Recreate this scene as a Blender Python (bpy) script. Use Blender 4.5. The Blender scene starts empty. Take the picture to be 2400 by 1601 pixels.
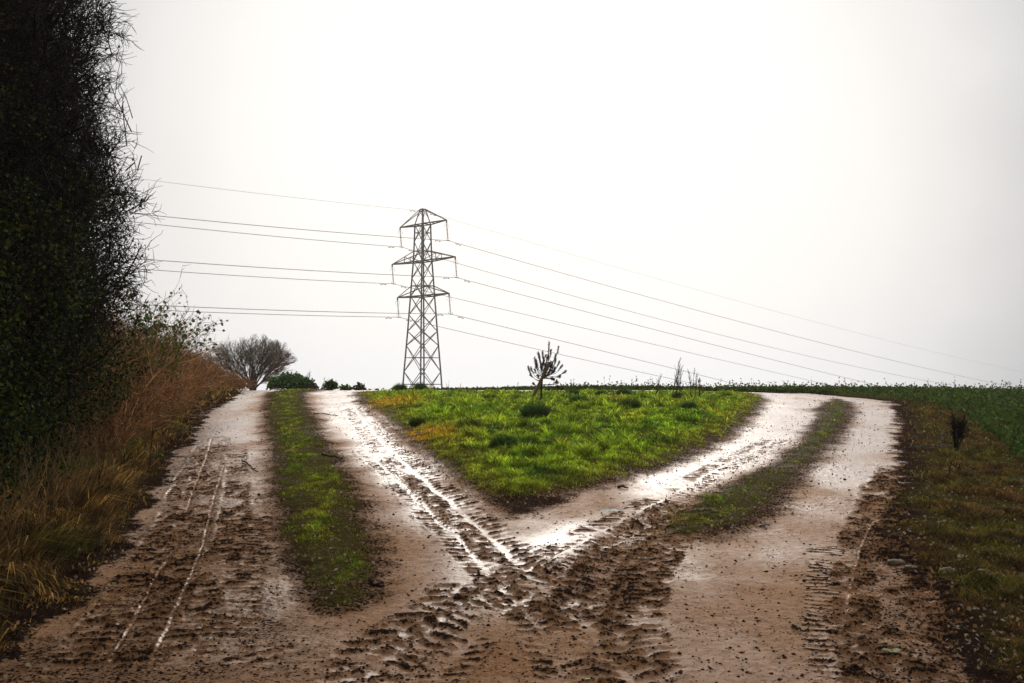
import bpy, math, random
import numpy as np
from mathutils import Vector
random.seed(7); rng = np.random.default_rng(11)
S = bpy.context.scene
COL = S.collection
# ------------------------------------------------------------------ camera
F = 2333.0; CX, CY = 1200.0, 800.5; HOR = 870.0; EYE = 1.6
PITCH = math.atan((HOR - CY) / F)
cam_d = bpy.data.cameras.new('camera'); cam = bpy.data.objects.new('camera', cam_d); COL.objects.link(cam)
cam_d.sensor_width = 36; cam_d.lens = 36 * F / 2400; cam_d.clip_start = 0.05; cam_d.clip_end = 5000
cam.location = (0, 0, EYE); cam.rotation_euler = (math.pi / 2 + PITCH, 0, 0)
S.camera = cam
# ------------------------------------------------------------------ light
S.view_settings.view_transform = 'Standard'; S.view_settings.look = 'None'
S.view_settings.exposure = 0.15; S.view_settings.gamma = 1
SUN_EL = math.radians(15); SUN_AZ = math.radians(2.0)      # azimuth east of +Y
W = bpy.data.worlds.new('World'); S.world = W; W.use_nodes = True
nt = W.node_tree; nt.nodes.clear()
def N(t, **k):
    n = nt.nodes.new(t)
    for a, b in k.items(): setattr(n, a, b)
    return n
out = N('ShaderNodeOutputWorld'); bg = N('ShaderNodeBackground'); bg.inputs['Strength'].default_value = 0.1
sky = N('ShaderNodeTexSky'); sky.sky_type = 'NISHITA'; sky.sun_disc = False
sky.sun_elevation = SUN_EL; sky.sun_rotation = SUN_AZ; sky.dust_density = 6; sky.air_density = 2
tc = N('ShaderNodeTexCoord')
dot = N('ShaderNodeVectorMath', operation='DOT_PRODUCT')
nrm = N('ShaderNodeVectorMath', operation='NORMALIZE')
nt.links.new(tc.outputs['Generated'], nrm.inputs[0]); nt.links.new(nrm.outputs[0], dot.inputs[0])
GEL, GAZ = math.radians(9), math.radians(1.5)              # brightest part of the cloud
dot.inputs[1].default_value = (math.cos(GEL) * math.sin(GAZ), math.cos(GEL) * math.cos(GAZ), math.sin(GEL))
ac = N('ShaderNodeMath', operation='ARCCOSINE'); nt.links.new(dot.outputs['Value'], ac.inputs[0])
cn = N('ShaderNodeTexNoise'); cn.inputs['Scale'].default_value = 3.0; cn.inputs['Detail'].default_value = 5
nt.links.new(nrm.outputs[0], cn.inputs['Vector'])
ma = N('ShaderNodeMath', operation='MULTIPLY_ADD'); ma.inputs[1].default_value = 0.16; ma.inputs[2].default_value = -0.08
nt.links.new(cn.outputs['Fac'], ma.inputs[0])
ad = N('ShaderNodeMath', operation='ADD'); nt.links.new(ac.outputs[0], ad.inputs[0]); nt.links.new(ma.outputs[0], ad.inputs[1])
dv = N('ShaderNodeMath', operation='DIVIDE'); dv.inputs[1].default_value = math.pi; nt.links.new(ad.outputs[0], dv.inputs[0])
rp = N('ShaderNodeValToRGB'); nt.links.new(dv.outputs[0], rp.inputs[0])
cr = rp.color_ramp
stops = [(0.0, (1, .994, .98)), (9, (.995, .987, .97)), (14, (.965, .952, .935)), (19, (.90, .885, .87)), (23, (.80, .79, .78)), (27, (.60, .598, .60)),
         (31, (.43, .43, .44)), (37, (.58, .58, .59)), (60, (.82, .82, .84)), (90, (.74, .745, .77)), (180, (.13, .135, .15))]
for i, (a, c) in enumerate(stops):
    e = cr.elements[0] if i == 0 else (cr.elements[1] if i == 1 else cr.elements.new(a / 180))
    e.position = a / 180; e.color = (*c, 1)
sc = N('ShaderNodeVectorMath', operation='SCALE'); sc.inputs['Scale'].default_value = 10.1
nt.links.new(rp.outputs['Color'], sc.inputs[0])
mx = N('ShaderNodeMix', data_type='RGBA'); mx.inputs[0].default_value = 0.025
nt.links.new(sc.outputs[0], mx.inputs[6]); nt.links.new(sky.outputs[0], mx.inputs[7])
nt.links.new(mx.outputs[2], bg.inputs['Color']); nt.links.new(bg.outputs[0], out.inputs['Surface'])
sd = bpy.data.lights.new('sun', 'SUN'); sd.energy = .6; sd.angle = math.radians(26); sd.color = (1, .95, .88)
so = bpy.data.objects.new('sun', sd); COL.objects.link(so)
dv_ = Vector((math.cos(SUN_EL + .12) * math.sin(SUN_AZ), math.cos(SUN_EL + .12) * math.cos(SUN_AZ), math.sin(SUN_EL + .12)))
so.rotation_euler = dv_.to_track_quat('Z', 'Y').to_euler()
S.render.engine = 'CYCLES'
S.cycles.max_bounces = 6; S.cycles.transparent_max_bounces = 6

# ------------------------------------------------------------------ helpers
def vhash(ix, iy, seed):
    h = (ix.astype(np.int64) * 374761393 + iy.astype(np.int64) * 668265263 + seed * 1442695041) & 0xffffffff
    h = ((h ^ (h >> 13)) * 1274126177) & 0xffffffff
    return (h ^ (h >> 16)) & 0xffffffff
def pnoise(x, y, seed=0):                                   # gradient noise about -1..1
    x0 = np.floor(x); y0 = np.floor(y); fx = x - x0; fy = y - y0
    ux = fx * fx * fx * (fx * (fx * 6 - 15) + 10); uy = fy * fy * fy * (fy * (fy * 6 - 15) + 10)
    def g(ix, iy, dx, dy):
        a = vhash(ix, iy, seed) * (2 * math.pi / 4294967296.0)
        return np.cos(a) * dx + np.sin(a) * dy
    n00 = g(x0, y0, fx, fy); n10 = g(x0 + 1, y0, fx - 1, fy); n01 = g(x0, y0 + 1, fx, fy - 1); n11 = g(x0 + 1, y0 + 1, fx - 1, fy - 1)
    a = n00 + ux * (n10 - n00); b = n01 + ux * (n11 - n01)
    return (a + uy * (b - a)) * 1.5
def fbm(x, y, oct=4, seed=0):
    s = 0; a = 1; t = 0
    for i in range(oct):
        s = s + a * pnoise(x * 2 ** i, y * 2 ** i, seed + i * 17); t += a; a *= .5
    return s / t
def sstep(a, b, x):
    t = np.clip((x - a) / (b - a), 0, 1); return t * t * (3 - 2 * t)
# ground profile along the line of sight: rises to a crest at about 30 m, then falls away
PY = np.array([-60, 0, 2, 5, 10, 15, 20, 25, 28, 31, 35, 45, 60, 100, 300, 900.])
PZ = np.array([-1.5, -.02, 0, .085, .32, .62, .88, 1.03, 1.055, 1.0, .80, .0, -1.6, -5, -16, -24.])
_ty = np.linspace(-60, 900, 9601)
_tz = np.interp(_ty, PY, PZ); _k = np.hanning(41); _k /= _k.sum()
_tz = np.convolve(np.pad(_tz, 20, mode='edge'), _k, mode='valid')
def base_z(x, y):
    z = np.interp(y, _ty, _tz)
    return z - .017 * np.maximum(np.asarray(x) - 4, 0) - .02 * sstep(6, 14, y) * sstep(30, 20, y) * np.sin(np.asarray(x) * .7)
def at(px, py):                                              # photo pixel -> point on the ground
    u = (px - CX) / F; v = (CY - py) / F
    dy = math.cos(PITCH) - v * math.sin(PITCH); dz = math.sin(PITCH) + v * math.cos(PITCH)
    Y = np.concatenate([np.linspace(2, 12, 800), np.linspace(12, 30, 1500)]); X = u * Y / dy; Z = EYE + dz * Y / dy
    below = Z <= base_z(X, Y)
    i = int(np.argmax(below)) if below.any() else int(np.argmin(Z - base_z(X, Y)))
    return float(X[i]), float(Y[i])
def pts(l):                                                  # ('w',x,y) stays, (px,py) is unprojected
    return np.array([(p[1], p[2]) if p[0] == 'w' else at(*p) for p in l])
def seg_dist(x, y, P, closed):
    n = len(P); best = np.full(x.shape, 1e9)
    for i in range(n if closed else n - 1):
        a = P[i]; b = P[(i + 1) % n]; d = b - a; L = max(d @ d, 1e-9)
        t = np.clip(((x - a[0]) * d[0] + (y - a[1]) * d[1]) / L, 0, 1)
        best = np.minimum(best, (x - a[0] - t * d[0]) ** 2 + (y - a[1] - t * d[1]) ** 2)
    return np.sqrt(best)
def sdf(x, y, P):                                            # positive inside
    ins = np.zeros(x.shape, bool); n = len(P)
    for i in range(n):
        a = P[i]; b = P[(i + 1) % n]
        c = (a[1] > y) != (b[1] > y)
        ins ^= c & (x < (b[0] - a[0]) * (y - a[1]) / (b[1] - a[1] + 1e-12) + a[0])
    d = seg_dist(x, y, P, True)
    return np.where(ins, d, -d)
def mesh(name, V, T, mat, parent=None, col=None, smooth=False):
    V = np.asarray(V, np.float32).reshape(-1, 3); T = np.asarray(T, np.int32)
    k = T.shape[1]
    me = bpy.data.meshes.new(name)
    me.vertices.add(len(V)); me.vertices.foreach_set('co', V.ravel())
    me.loops.add(T.size); me.loops.foreach_set('vertex_index', T.ravel())
    me.polygons.add(len(T)); me.polygons.foreach_set('loop_start', np.arange(0, T.size, k, dtype=np.int32))
    me.polygons.foreach_set('loop_total', np.full(len(T), k, np.int32))
    if smooth: me.polygons.foreach_set('use_smooth', np.ones(len(T), bool))
    if col is not None:
        a = me.color_attributes.new('Col', 'FLOAT_COLOR', 'POINT')
        c = np.ones((len(V), 4), np.float32); c[:, :3] = col; a.data.foreach_set('color', c.ravel())
    me.update(calc_edges=True); me.validate()
    if mat: me.materials.append(mat)
    o = bpy.data.objects.new(name, me); COL.objects.link(o)
    if parent: o.parent = parent
    return o
def tag(o, label=None, cat=None, group=None, kind=None):
    if label: o['label'] = label
    if cat: o['category'] = cat
    if group: o['group'] = group
    if kind: o['kind'] = kind
    return o
def thing(name, loc, label, cat, group=None):
    o = bpy.data.objects.new(name, None); COL.objects.link(o); o.location = loc; o.empty_display_size = .2
    return tag(o, label, cat, group)
def nz(v): return v / np.maximum(np.linalg.norm(v, axis=-1, keepdims=True), 1e-9)
def tubes(P0, P1, R0, R1, k=3):
    n = len(P0); d = nz(P1 - P0)
    ref = np.where(np.abs(d[:, 2:3]) < .9, np.array([[0, 0, 1.]]), np.array([[1., 0, 0]]))
    a = nz(np.cross(d, ref)); b = np.cross(d, a)
    ang = np.arange(k) * 2 * math.pi / k
    ring = a[:, None] * np.cos(ang)[None, :, None] + b[:, None] * np.sin(ang)[None, :, None]
    V = np.concatenate([P0[:, None] + ring * R0[:, None, None], P1[:, None] + ring * R1[:, None, None]], 1).reshape(-1, 3)
    i = np.arange(k); j = (i + 1) % k
    T = np.concatenate([np.stack([i, j, j + k], 1), np.stack([i, j + k, i + k], 1)])
    T = (T[None] + (np.arange(n) * 2 * k)[:, None, None]).reshape(-1, 3)
    return V, T
def join(parts):                                             # [(V,T,col or None)]
    Vs = []; Ts = []; Cs = []; o = 0
    for p in parts:
        V, T = p[0], p[1]
        Vs.append(V); Ts.append(T + o); o += len(V)
        c = p[2] if len(p) > 2 else None
        Cs.append(np.broadcast_to(c, (len(V), 3)) if c is not None else np.ones((len(V), 3)))
    return np.concatenate(Vs), np.concatenate(Ts), np.concatenate(Cs)
def poly_tube(P, r, k=5):
    P = np.asarray(P, float); r = np.broadcast_to(np.asarray(r, float), (len(P),))
    return tubes(P[:-1], P[1:], r[:-1], r[1:], k)
def box_bars(P0, P1, w):
    P0 = np.asarray(P0, float); P1 = np.asarray(P1, float); w = np.broadcast_to(np.asarray(w, float), (len(P0),))
    V, T = tubes(P0, P1, w * .7, w * .7, 4); return V, T
def grow(P, D, L, R, nseg, wander, up, taper=.45, r=rng):    # vectorised branches
    n = len(P); p = P.copy(); d = nz(D); s = []
    nodes = [p.copy()]; dirs = [d.copy()]
    for i in range(nseg):
        d = nz(d + r.normal(0, wander, (n, 3)) + np.array([0, 0, up]))
        q = p + d * (L / nseg)[:, None]
        f0 = 1 - (1 - taper) * i / nseg; f1 = 1 - (1 - taper) * (i + 1) / nseg
        s.append((p, q, R * f0, R * f1)); p = q; nodes.append(p.copy()); dirs.append(d.copy())
    seg = [np.concatenate([x[j] for x in s]) for j in range(4)]
    return seg, np.stack(nodes, 1), np.stack(dirs, 1)
def spawn(nodes, dirs, per, ang, t0=.2, r=rng):
    n, m, _ = nodes.shape; idx = np.repeat(np.arange(n), per); k = len(idx)
    t = (t0 + (1 - t0) * r.random(k)) * (m - 1); a = np.minimum(t.astype(int), m - 2); f = (t - a)[:, None]
    P = nodes[idx, a] * (1 - f) + nodes[idx, a + 1] * f
    d = dirs[idx, a]; rnd = nz(np.cross(d, r.normal(0, 1, (k, 3))))
    A = (ang * (.6 + .8 * r.random(k)))[:, None]
    return P, d * np.cos(A) + rnd * np.sin(A), idx, t / (m - 1)
def leaves(P, size, col, up=.3, r=rng, aspect=.45):          # folded diamond leaves
    n = len(P); size = np.broadcast_to(size, (n,))
    d = nz(r.normal(0, 1, (n, 3)) + np.array([0, 0, up])); s = nz(np.cross(d, r.normal(0, 1, (n, 3)))); nn = np.cross(d, s)
    L = size[:, None]
    V = np.stack([P, P + d * L * .5 + s * L * aspect + nn * L * .12, P + d * L, P + d * L * .5 - s * L * aspect + nn * L * .12], 1).reshape(-1, 3)
    T = (np.array([[0, 1, 2], [0, 2, 3]])[None] + (np.arange(n) * 4)[:, None, None]).reshape(-1, 3)
    return V, T, np.repeat(np.broadcast_to(col, (n, 3)), 4, 0)
def blades(x, y, z, h, w, lean, col, r=rng, tipcol=None, ldir=None):
    n = len(x); a = r.random(n) * 2 * math.pi
    la = a + r.normal(0, .6, n) if ldir is None else ldir + r.normal(0, .5, n)
    sx = np.cos(a) * w * .5; sy = np.sin(a) * w * .5
    ln = lean * h
    V = np.zeros((n, 5, 3))
    V[:, 0] = np.stack([x - sx, y - sy, z], 1); V[:, 1] = np.stack([x + sx, y + sy, z], 1)
    mx_ = x + np.cos(la) * ln * .35; my_ = y + np.sin(la) * ln * .35; mz = z + h * .6
    V[:, 2] = np.stack([mx_ - sx * .8, my_ - sy * .8, mz], 1); V[:, 3] = np.stack([mx_ + sx * .8, my_ + sy * .8, mz], 1)
    V[:, 4] = np.stack([x + np.cos(la) * ln, y + np.sin(la) * ln, z + h * np.sqrt(np.clip(1 - .35 * lean ** 2, .1, 1))], 1)
    T = (np.array([[0, 1, 3], [0, 3, 2], [2, 3, 4]])[None] + (np.arange(n) * 5)[:, None, None]).reshape(-1, 3)
    return V.reshape(-1, 3), T, np.repeat(col, 5, 0)
def bold(w, h, c, f=.12, k=2.3):
    m = rng.random(len(w)) < f; q = rng.random(len(w)) < .65
    return np.where(m, w * k, w), np.where(m, h * 1.35, h), c * np.where(m, np.where(q, 1.55, .35), 1.)[:, None]
def mixc(a, b, t):
    a = np.asarray(a, float); b = np.asarray(b, float); t = np.asarray(t)[..., None]; return a * (1 - t) + b * t
# ------------------------------------------------------------------ materials
def newmat(name):
    m = bpy.data.materials.new(name); m.use_nodes = True; t = m.node_tree; t.nodes.clear(); return m, t
def plain(name, color, rough=.7, metal=0., nscale=20, var=.35, bump=.3, attr=False):
    m, t = newmat(name); o = t.nodes.new('ShaderNodeOutputMaterial'); p = t.nodes.new('ShaderNodeBsdfPrincipled')
    p.inputs['Roughness'].default_value = rough; p.inputs['Metallic'].default_value = metal
    c = t.nodes.new('ShaderNodeTexCoord'); n = t.nodes.new('ShaderNodeTexNoise'); n.inputs['Scale'].default_value = nscale; n.inputs['Detail'].default_value = 6
    t.links.new(c.outputs['Object'], n.inputs['Vector'])
    mp = t.nodes.new('ShaderNodeMapRange'); mp.inputs[1].default_value = .3; mp.inputs[2].default_value = .7; mp.inputs[3].default_value = 1 - var; mp.inputs[4].default_value = 1 + var
    t.links.new(n.outputs['Fac'], mp.inputs[0])
    s = t.nodes.new('ShaderNodeVectorMath'); s.operation = 'SCALE'; t.links.new(mp.outputs[0], s.inputs['Scale'])
    if attr:
        a = t.nodes.new('ShaderNodeAttribute'); a.attribute_name = 'Col'; t.links.new(a.outputs['Color'], s.inputs[0])
    else: s.inputs[0].default_value = color
    t.links.new(s.outputs[0], p.inputs['Base Color'])
    if bump:
        b = t.nodes.new('ShaderNodeBump'); b.inputs['Strength'].default_value = bump; b.inputs['Distance'].default_value = .02
        t.links.new(n.outputs['Fac'], b.inputs['Height']); t.links.new(b.outputs[0], p.inputs['Normal'])
    t.links.new(p.outputs[0], o.inputs[0]); return m
def leafmat(name, trans=.45, rough=.5, gloss=.04):
    m, t = newmat(name); o = t.nodes.new('ShaderNodeOutputMaterial'); a = t.nodes.new('ShaderNodeAttribute'); a.attribute_name = 'Col'
    p = t.nodes.new('ShaderNodeBsdfPrincipled'); p.inputs['Roughness'].default_value = rough; p.inputs['Specular IOR Level'].default_value = gloss * 8
    tr = t.nodes.new('ShaderNodeBsdfTranslucent'); mx_ = t.nodes.new('ShaderNodeMixShader'); mx_.inputs[0].default_value = trans
    t.links.new(a.outputs['Color'], p.inputs['Base Color']); t.links.new(a.outputs['Color'], tr.inputs['Color'])
    t.links.new(p.outputs[0], mx_.inputs[1]); t.links.new(tr.outputs[0], mx_.inputs[2]); t.links.new(mx_.outputs[0], o.inputs[0]); return m
M_GRASS = leafmat('grass_blades', .5, .55, .03)
M_LEAF = leafmat('leaf', .35, .45, .05)
M_IVY = leafmat('ivy_leaf', .2, .75, .012)
M_CROP = leafmat('crop_leaf', .22, .7, .015)
M_DRY = leafmat('dry_grass', .45, .7, .02)
def despec(m, v=.1):
    for n in m.node_tree.nodes:
        if n.type == 'BSDF_PRINCIPLED': n.inputs['Specular IOR Level'].default_value = v
    return m
M_TWIG = plain('twig_bark', (1, 1, 1), .85, 0, 8, .3, 0, attr=True)
despec(M_TWIG)
M_STEEL = plain('weathered_galvanised_steel', (.10, .10, .09), .6, .3, 3, .35, 0)
M_GLASS = plain('insulator_porcelain', (.16, .13, .09), .3, 0, 3, .2, 0)
M_WIRE = plain('aluminium_cable', (.22, .22, .22), .5, .2, 2, .1, 0)
M_WOOD = plain('weathered_stake_wood', (.13, .075, .035), .8, 0, 30, .4, .5)
M_STONE = plain('wet_stone', (.16, .13, .11), .45, 0, 12, .45, .6)
M_CLOD = despec(plain('mud_clod', (.045, .026, .018), .75, 0, 60, .4, .6), .15)
def ground_mat():
    m, t = newmat('wet_mud_and_soil'); L = t.links.new
    def nn(ty, **k):
        n = t.nodes.new(ty)
        for a, b in k.items(): setattr(n, a, b)
        return n
    o = nn('ShaderNodeOutputMaterial'); p = nn('ShaderNodeBsdfPrincipled')
    a = nn('ShaderNodeAttribute'); a.attribute_name = 'Col'; sp = nn('ShaderNodeSeparateColor'); L(a.outputs['Color'], sp.inputs[0])
    c = nn('ShaderNodeTexCoord')
    def noise(s, d=6, r=.6):
        n = nn('ShaderNodeTexNoise'); n.inputs['Scale'].default_value = s; n.inputs['Detail'].default_value = d; n.inputs['Roughness'].default_value = r
        L(c.outputs['Object'], n.inputs['Vector']); return n
    def mix(f, x, y):
        n = nn('ShaderNodeMix', data_type='RGBA')
        if isinstance(f, float): n.inputs[0].default_value = f
        else: L(f, n.inputs[0])
        for i, v in ((6, x), (7, y)):
            if isinstance(v, tuple): n.inputs[i].default_value = (*v, 1)
            else: L(v, n.inputs[i])
        return n.outputs[2]
    def mr(x, a0, a1, b0, b1):
        n = nn('ShaderNodeMapRange'); L(x, n.inputs[0])
        for i, v in enumerate((a0, a1, b0, b1)): n.inputs[i + 1].default_value = v
        return n.outputs[0]
    n1 = noise(1.7); n2 = noise(14, 8); n3 = noise(55, 6, .7); n4 = noise(170, 3, .6)
    tan = mix(mr(n2.outputs['Fac'], .35, .65, 0, 1), (.54, .275, .12), (.38, .19, .08))
    tan = mix(mr(n3.outputs['Fac'], .52, .66, 0, .6), tan, (.13, .075, .05))
    soil = mix(mr(n3.outputs['Fac'], .35, .65, 0, 1), (.105, .056, .032), (.038, .021, .013))
    moss = mix(mr(n3.outputs['Fac'], .4, .6, 0, 1), (.095, .085, .018), (.05, .033, .014))
    n5 = noise(44, 5, .62); n6 = noise(3.1, 3)
    th = nn('ShaderNodeMath', operation='MULTIPLY_ADD'); L(sp.outputs[0], th.inputs[0]); th.inputs[1].default_value = .30; L(n5.outputs['Fac'], th.inputs[2])
    t2 = nn('ShaderNodeMath', operation='MULTIPLY_ADD'); L(n6.outputs['Fac'], t2.inputs[0]); t2.inputs[1].default_value = .22; L(th.outputs[0], t2.inputs[2])
    crumb = mr(t2.outputs[0], .725, .79, 0, 1)
    k = mix(sp.outputs[0], tan, soil); k = mix(crumb, k, (.035, .020, .014)); k = mix(sp.outputs[2], k, moss)
    L(k, p.inputs['Base Color'])
    # roughness: wet = G
    ro = nn('ShaderNodeMath', operation='MULTIPLY_ADD'); L(sp.outputs[1], ro.inputs[0]); ro.inputs[1].default_value = -.62; ro.inputs[2].default_value = .86
    r2 = nn('ShaderNodeMath', operation='MULTIPLY_ADD', use_clamp=True); L(n2.outputs['Fac'], r2.inputs[0]); r2.inputs[1].default_value = .3; L(ro.outputs[0], r2.inputs[2])
    r3 = nn('ShaderNodeMath', operation='SUBTRACT'); L(r2.outputs[0], r3.inputs[0]); r3.inputs[1].default_value = .12
    r4 = nn('ShaderNodeMath', operation='MULTIPLY_ADD', use_clamp=True); L(crumb, r4.inputs[0]); r4.inputs[1].default_value = .3; L(r3.outputs[0], r4.inputs[2])
    L(r4.outputs[0], p.inputs['Roughness'])
    cw = nn('ShaderNodeMath', operation='MULTIPLY_ADD', use_clamp=True); L(crumb, cw.inputs[0]); cw.inputs[1].default_value = -.8; L(mr(sp.outputs[1], .62, 1.1, 0, .6), cw.inputs[2]); L(cw.outputs[0], p.inputs['Coat Weight']); p.inputs['Coat Roughness'].default_value = .40; p.inputs['Coat IOR'].default_value = 1.4
    s1_ = nn('ShaderNodeMath', operation='MULTIPLY_ADD', use_clamp=True); L(crumb, s1_.inputs[0]); s1_.inputs[1].default_value = -.30; L(mr(sp.outputs[1], .05, .9, .0, .62), s1_.inputs[2]); L(s1_.outputs[0], p.inputs['Specular IOR Level'])
    h = nn('ShaderNodeMath', operation='MULTIPLY_ADD'); L(n4.outputs['Fac'], h.inputs[0]); h.inputs[1].default_value = .35; h0 = nn('ShaderNodeMath', operation='MULTIPLY_ADD'); L(crumb, h0.inputs[0]); h0.inputs[1].default_value = .5; L(n3.outputs['Fac'], h0.inputs[2]); L(h0.outputs[0], h.inputs[2])
    b = nn('ShaderNodeBump'); b.inputs['Distance'].default_value = .010; L(h.outputs[0], b.inputs['Height'])
    L(mr(sp.outputs[1], 0, 1, .9, .30), b.inputs['Strength'])
    L(b.outputs[0], p.inputs['Normal']); L(p.outputs[0], o.inputs[0]); return m
M_GROUND = ground_mat()
# ------------------------------------------------------------------ regions of the ground
k_ = 2400 / 2351
EDGE_L = pts([(566, 921), (536, 940), (490, 962), (459, 1006), (432, 1044), (388, 1083), (367, 1140), (337, 1197), (287, 1274), (230, 1330), (191, 1390), (126, 1450), (60, 1510)])
P_LV = np.array([(-9.5, 45), (-9.3, 33)] + [tuple(q) for q in EDGE_L] + [(-2.6, 3.5), (-2.4, -3), (-60, -3), (-60, 45)])
P_S1 = pts([('w', -6.75, 32), (633, 922), (629, 945), (627, 968), (635, 1025), (643, 1083), (650, 1159), (673, 1255), (705, 1320), (727, 1368), (750, 1414), (800, 1425), (842, 1398),
            (870, 1330), (857, 1253), (834, 1177), (804, 1108), (784, 1083), (750, 1025), (719, 968), (712, 940), (708, 922), ('w', -5.8, 32)])
P_TRI = pts([('w', -4.1, 27.3), (838, 928), (864, 955), (898, 979), (940, 1013), (985, 1050), (1035, 1095), (1085, 1140), (1129, 1165), (1190, 1176), (1259, 1171), (1370, 1150), (1487, 1117), (1606, 1076),
             (1680, 1037), (1740, 998), (1778, 955), (1790, 935), ('w', 6.6, 27.0)])
P_BANK = pts([('w', -4.3, 27), (822, 930), (845, 965), (880, 1000), (930, 1045), (975, 1085), (1040, 1130), (1100, 1180), (1170, 1225), (1240, 1215), (1330, 1180), (1400, 1150),
              (1259, 1160), (1129, 1150), (1040, 1080), (940, 1000), (870, 950), (845, 928)])
P_S2 = pts([(1961, 936), (1928, 955), (1922, 982), (1892, 1024), (1844, 1072), (1820, 1090), (1730, 1129), (1660, 1160), (1596, 1190), (1560, 1240), (1600, 1262), (1691, 1250), (1745, 1230),
            (1790, 1204), (1832, 1150), (1880, 1108), (1916, 1066), (1961, 1024), (1985, 979), (1988, 946)])
P_RV = pts([('w', 10.3, 26.2), (2100, 943), (2114, 970), (2120, 1009), (2122, 1060), (2128, 1090), (2099, 1138), (2087, 1180), (2087, 1240), (2090, 1300), (2160, 1335), (2205, 1390), (2227, 1444), (2266, 1590), ('w', 2.35, 3), ('w', 2.3, -3), ('w', 60, -3), ('w', 60, 26)])
P_CROP = pts([('w', 60, 2), ('w', 9, 7.5), ('w', 6.0, 10.6), (2390, 1094), (2339, 1050), (2294, 1010), (2240, 974), (2160, 952), (2090, 940), ('w', 8.2, 27.5), ('w', 6.0, 29.6), ('w', 0.4, 29.8), ('w', -4.5, 30.5), ('w', -5.3, 33), ('w', -5.5, 80), ('w', 90, 80)])
P_DARK = pts([(1320, 1340), (1400, 1260), (1520, 1180), (1620, 1190), (1560, 1250), (1520, 1340), (1510, 1430), (1440, 1460), (1370, 1400)])
P_DARK2 = pts([(2120, 1095), (2040, 1180), (2020, 1280), (2010, 1380), (2030, 1500), (2060, 1601), ('w', 3, 3), ('w', 5, 6), (2300, 1500), (2260, 1340), (2120, 1300), (2095, 1180), (2150, 1110)])
P_CHURN_SHADE = pts([(480, 990), (560, 1060), (640, 1150), (690, 1300), (760, 1450), (900, 1601), ('w', -1, 3), ('w', -3, 3), (100, 1450), (250, 1300), (350, 1180), (400, 1090)])
# tyre prints: polyline (photo at 2351 px), half width, bar pitch, chevron slope, depth, kind
def tp(l): return pts([(a * k_, b * k_) for a, b in l])
XA = [(812, 935), (850, 985), (885, 1025), (960, 1090), (1040, 1160), (1140, 1245), (1240, 1340), (1330, 1430), (1430, 1540), (1480, 1620)]
XA2 = [(835, 1030), (910, 1100), (1000, 1190), (1080, 1270), (1150, 1345), (1240, 1450), (1320, 1600)]
XB = [(1790, 1005), (1640, 1080), (1440, 1190), (1300, 1262), (1180, 1325), (1050, 1400), (930, 1475), (790, 1600)]
XB2 = [(1660, 1120), (1500, 1205), (1360, 1280), (1230, 1355), (1110, 1440), (960, 1590)]
TRK = [
 (tp([(503, 1000), (483, 1070), (462, 1130), (447, 1200), (420, 1270), (385, 1350), (335, 1450), (280, 1560)]), .16, .105, .0, .024, 'bar'),
 (tp([(478, 1020), (430, 1110), (395, 1200), (355, 1270), (300, 1350), (230, 1440), (140, 1570)]), .15, .12, .15, .020, 'bar'),
 (tp([(540, 1030), (545, 1100), (540, 1180), (515, 1270), (470, 1370), (420, 1470), (380, 1570)]), .13, .10, -.1, .020, 'bar'),
 (tp([(600, 1130), (590, 1200), (570, 1290), (540, 1400), (500, 1560)]), .15, .11, .25, .018, 'bar'),
 (tp(XA), .24, .14, .55, .017, 'chev'), (tp(XA2), .15, .12, .5, .012, 'chev'),
 (tp(XB), .20, .135, -.55, .016, 'chev'), (tp(XB2), .15, .12, .5, .011, 'chev'),
 (tp([(1600, 1150), (1480, 1215), (1400, 1280), (1350, 1360), (1330, 1440)]), .24, .11, .5, .022, 'bar'),
 (tp([(1640, 1170), (1520, 1255), (1465, 1340), (1455, 1440), (1480, 1560)]), .2, .10, -.4, .020, 'bar'),
 (tp([(2055, 1060), (2025, 1130), (1990, 1190), (1972, 1240), (1962, 1330), (1968, 1450), (2010, 1600)]), .15, .12, .2, .026, 'bar'),
 (tp([(1900, 1240), (1890, 1340), (1900, 1450), (1930, 1590)]), .13, .09, .0, .007, 'bar'),
 (tp([(2030, 1110), (2035, 1260), (2065, 1360), (2100, 1480), (2130, 1600)]), .22, .12, .1, .032, 'bar'),
 (tp([(2120, 1290), (2150, 1350), (2180, 1450)]), .14, .13, .1, .030, 'bar'),
 (tp([(700, 1590), (850, 1500), (980, 1410), (1080, 1330)]), .16, .18, .6, .020, 'chev'),
 (tp([(500, 1480), (700, 1530), (900, 1600)]), .2, .14, .3, .012, 'bar')
]
WETL = [(tp([(575, 950), (580, 1100), (565, 1220), (510, 1350), (440, 1500)]), .22), (tp([(820, 960), (860, 1040), (960, 1140), (1060, 1230), (1150, 1290)]), .28), (tp([(1850, 950), (1700, 1050), (1500, 1130), (1300, 1230), (1150, 1300), (1000, 1400)]), .25), (tp([(2030, 960), (1980, 1060), (1900, 1110)]), .35), (tp([(1560, 1325), (1700, 1330), (1900, 1340)]), .12)]
COMPL = [(tp(XA), .42), (tp(XB), .42), (tp([(1700, 1290), (1640, 1400), (1640, 1600)]), .45)]
LINES = [tp([(487, 1005), (470, 1060), (445, 1120), (425, 1185)]), tp([(397, 1262), (350, 1340), (300, 1440), (240, 1540)]),
         tp([(516, 1065), (495, 1130), (478, 1200), (460, 1270), (430, 1340), (390, 1430), (350, 1510)]),
         tp([(2015, 1180), (1975, 1250), (1950, 1360), (1925, 1480)]),
         tp([(905, 1085), (990, 1165), (1090, 1245)]), tp([(1320, 1250), (1190, 1310)])]
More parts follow.
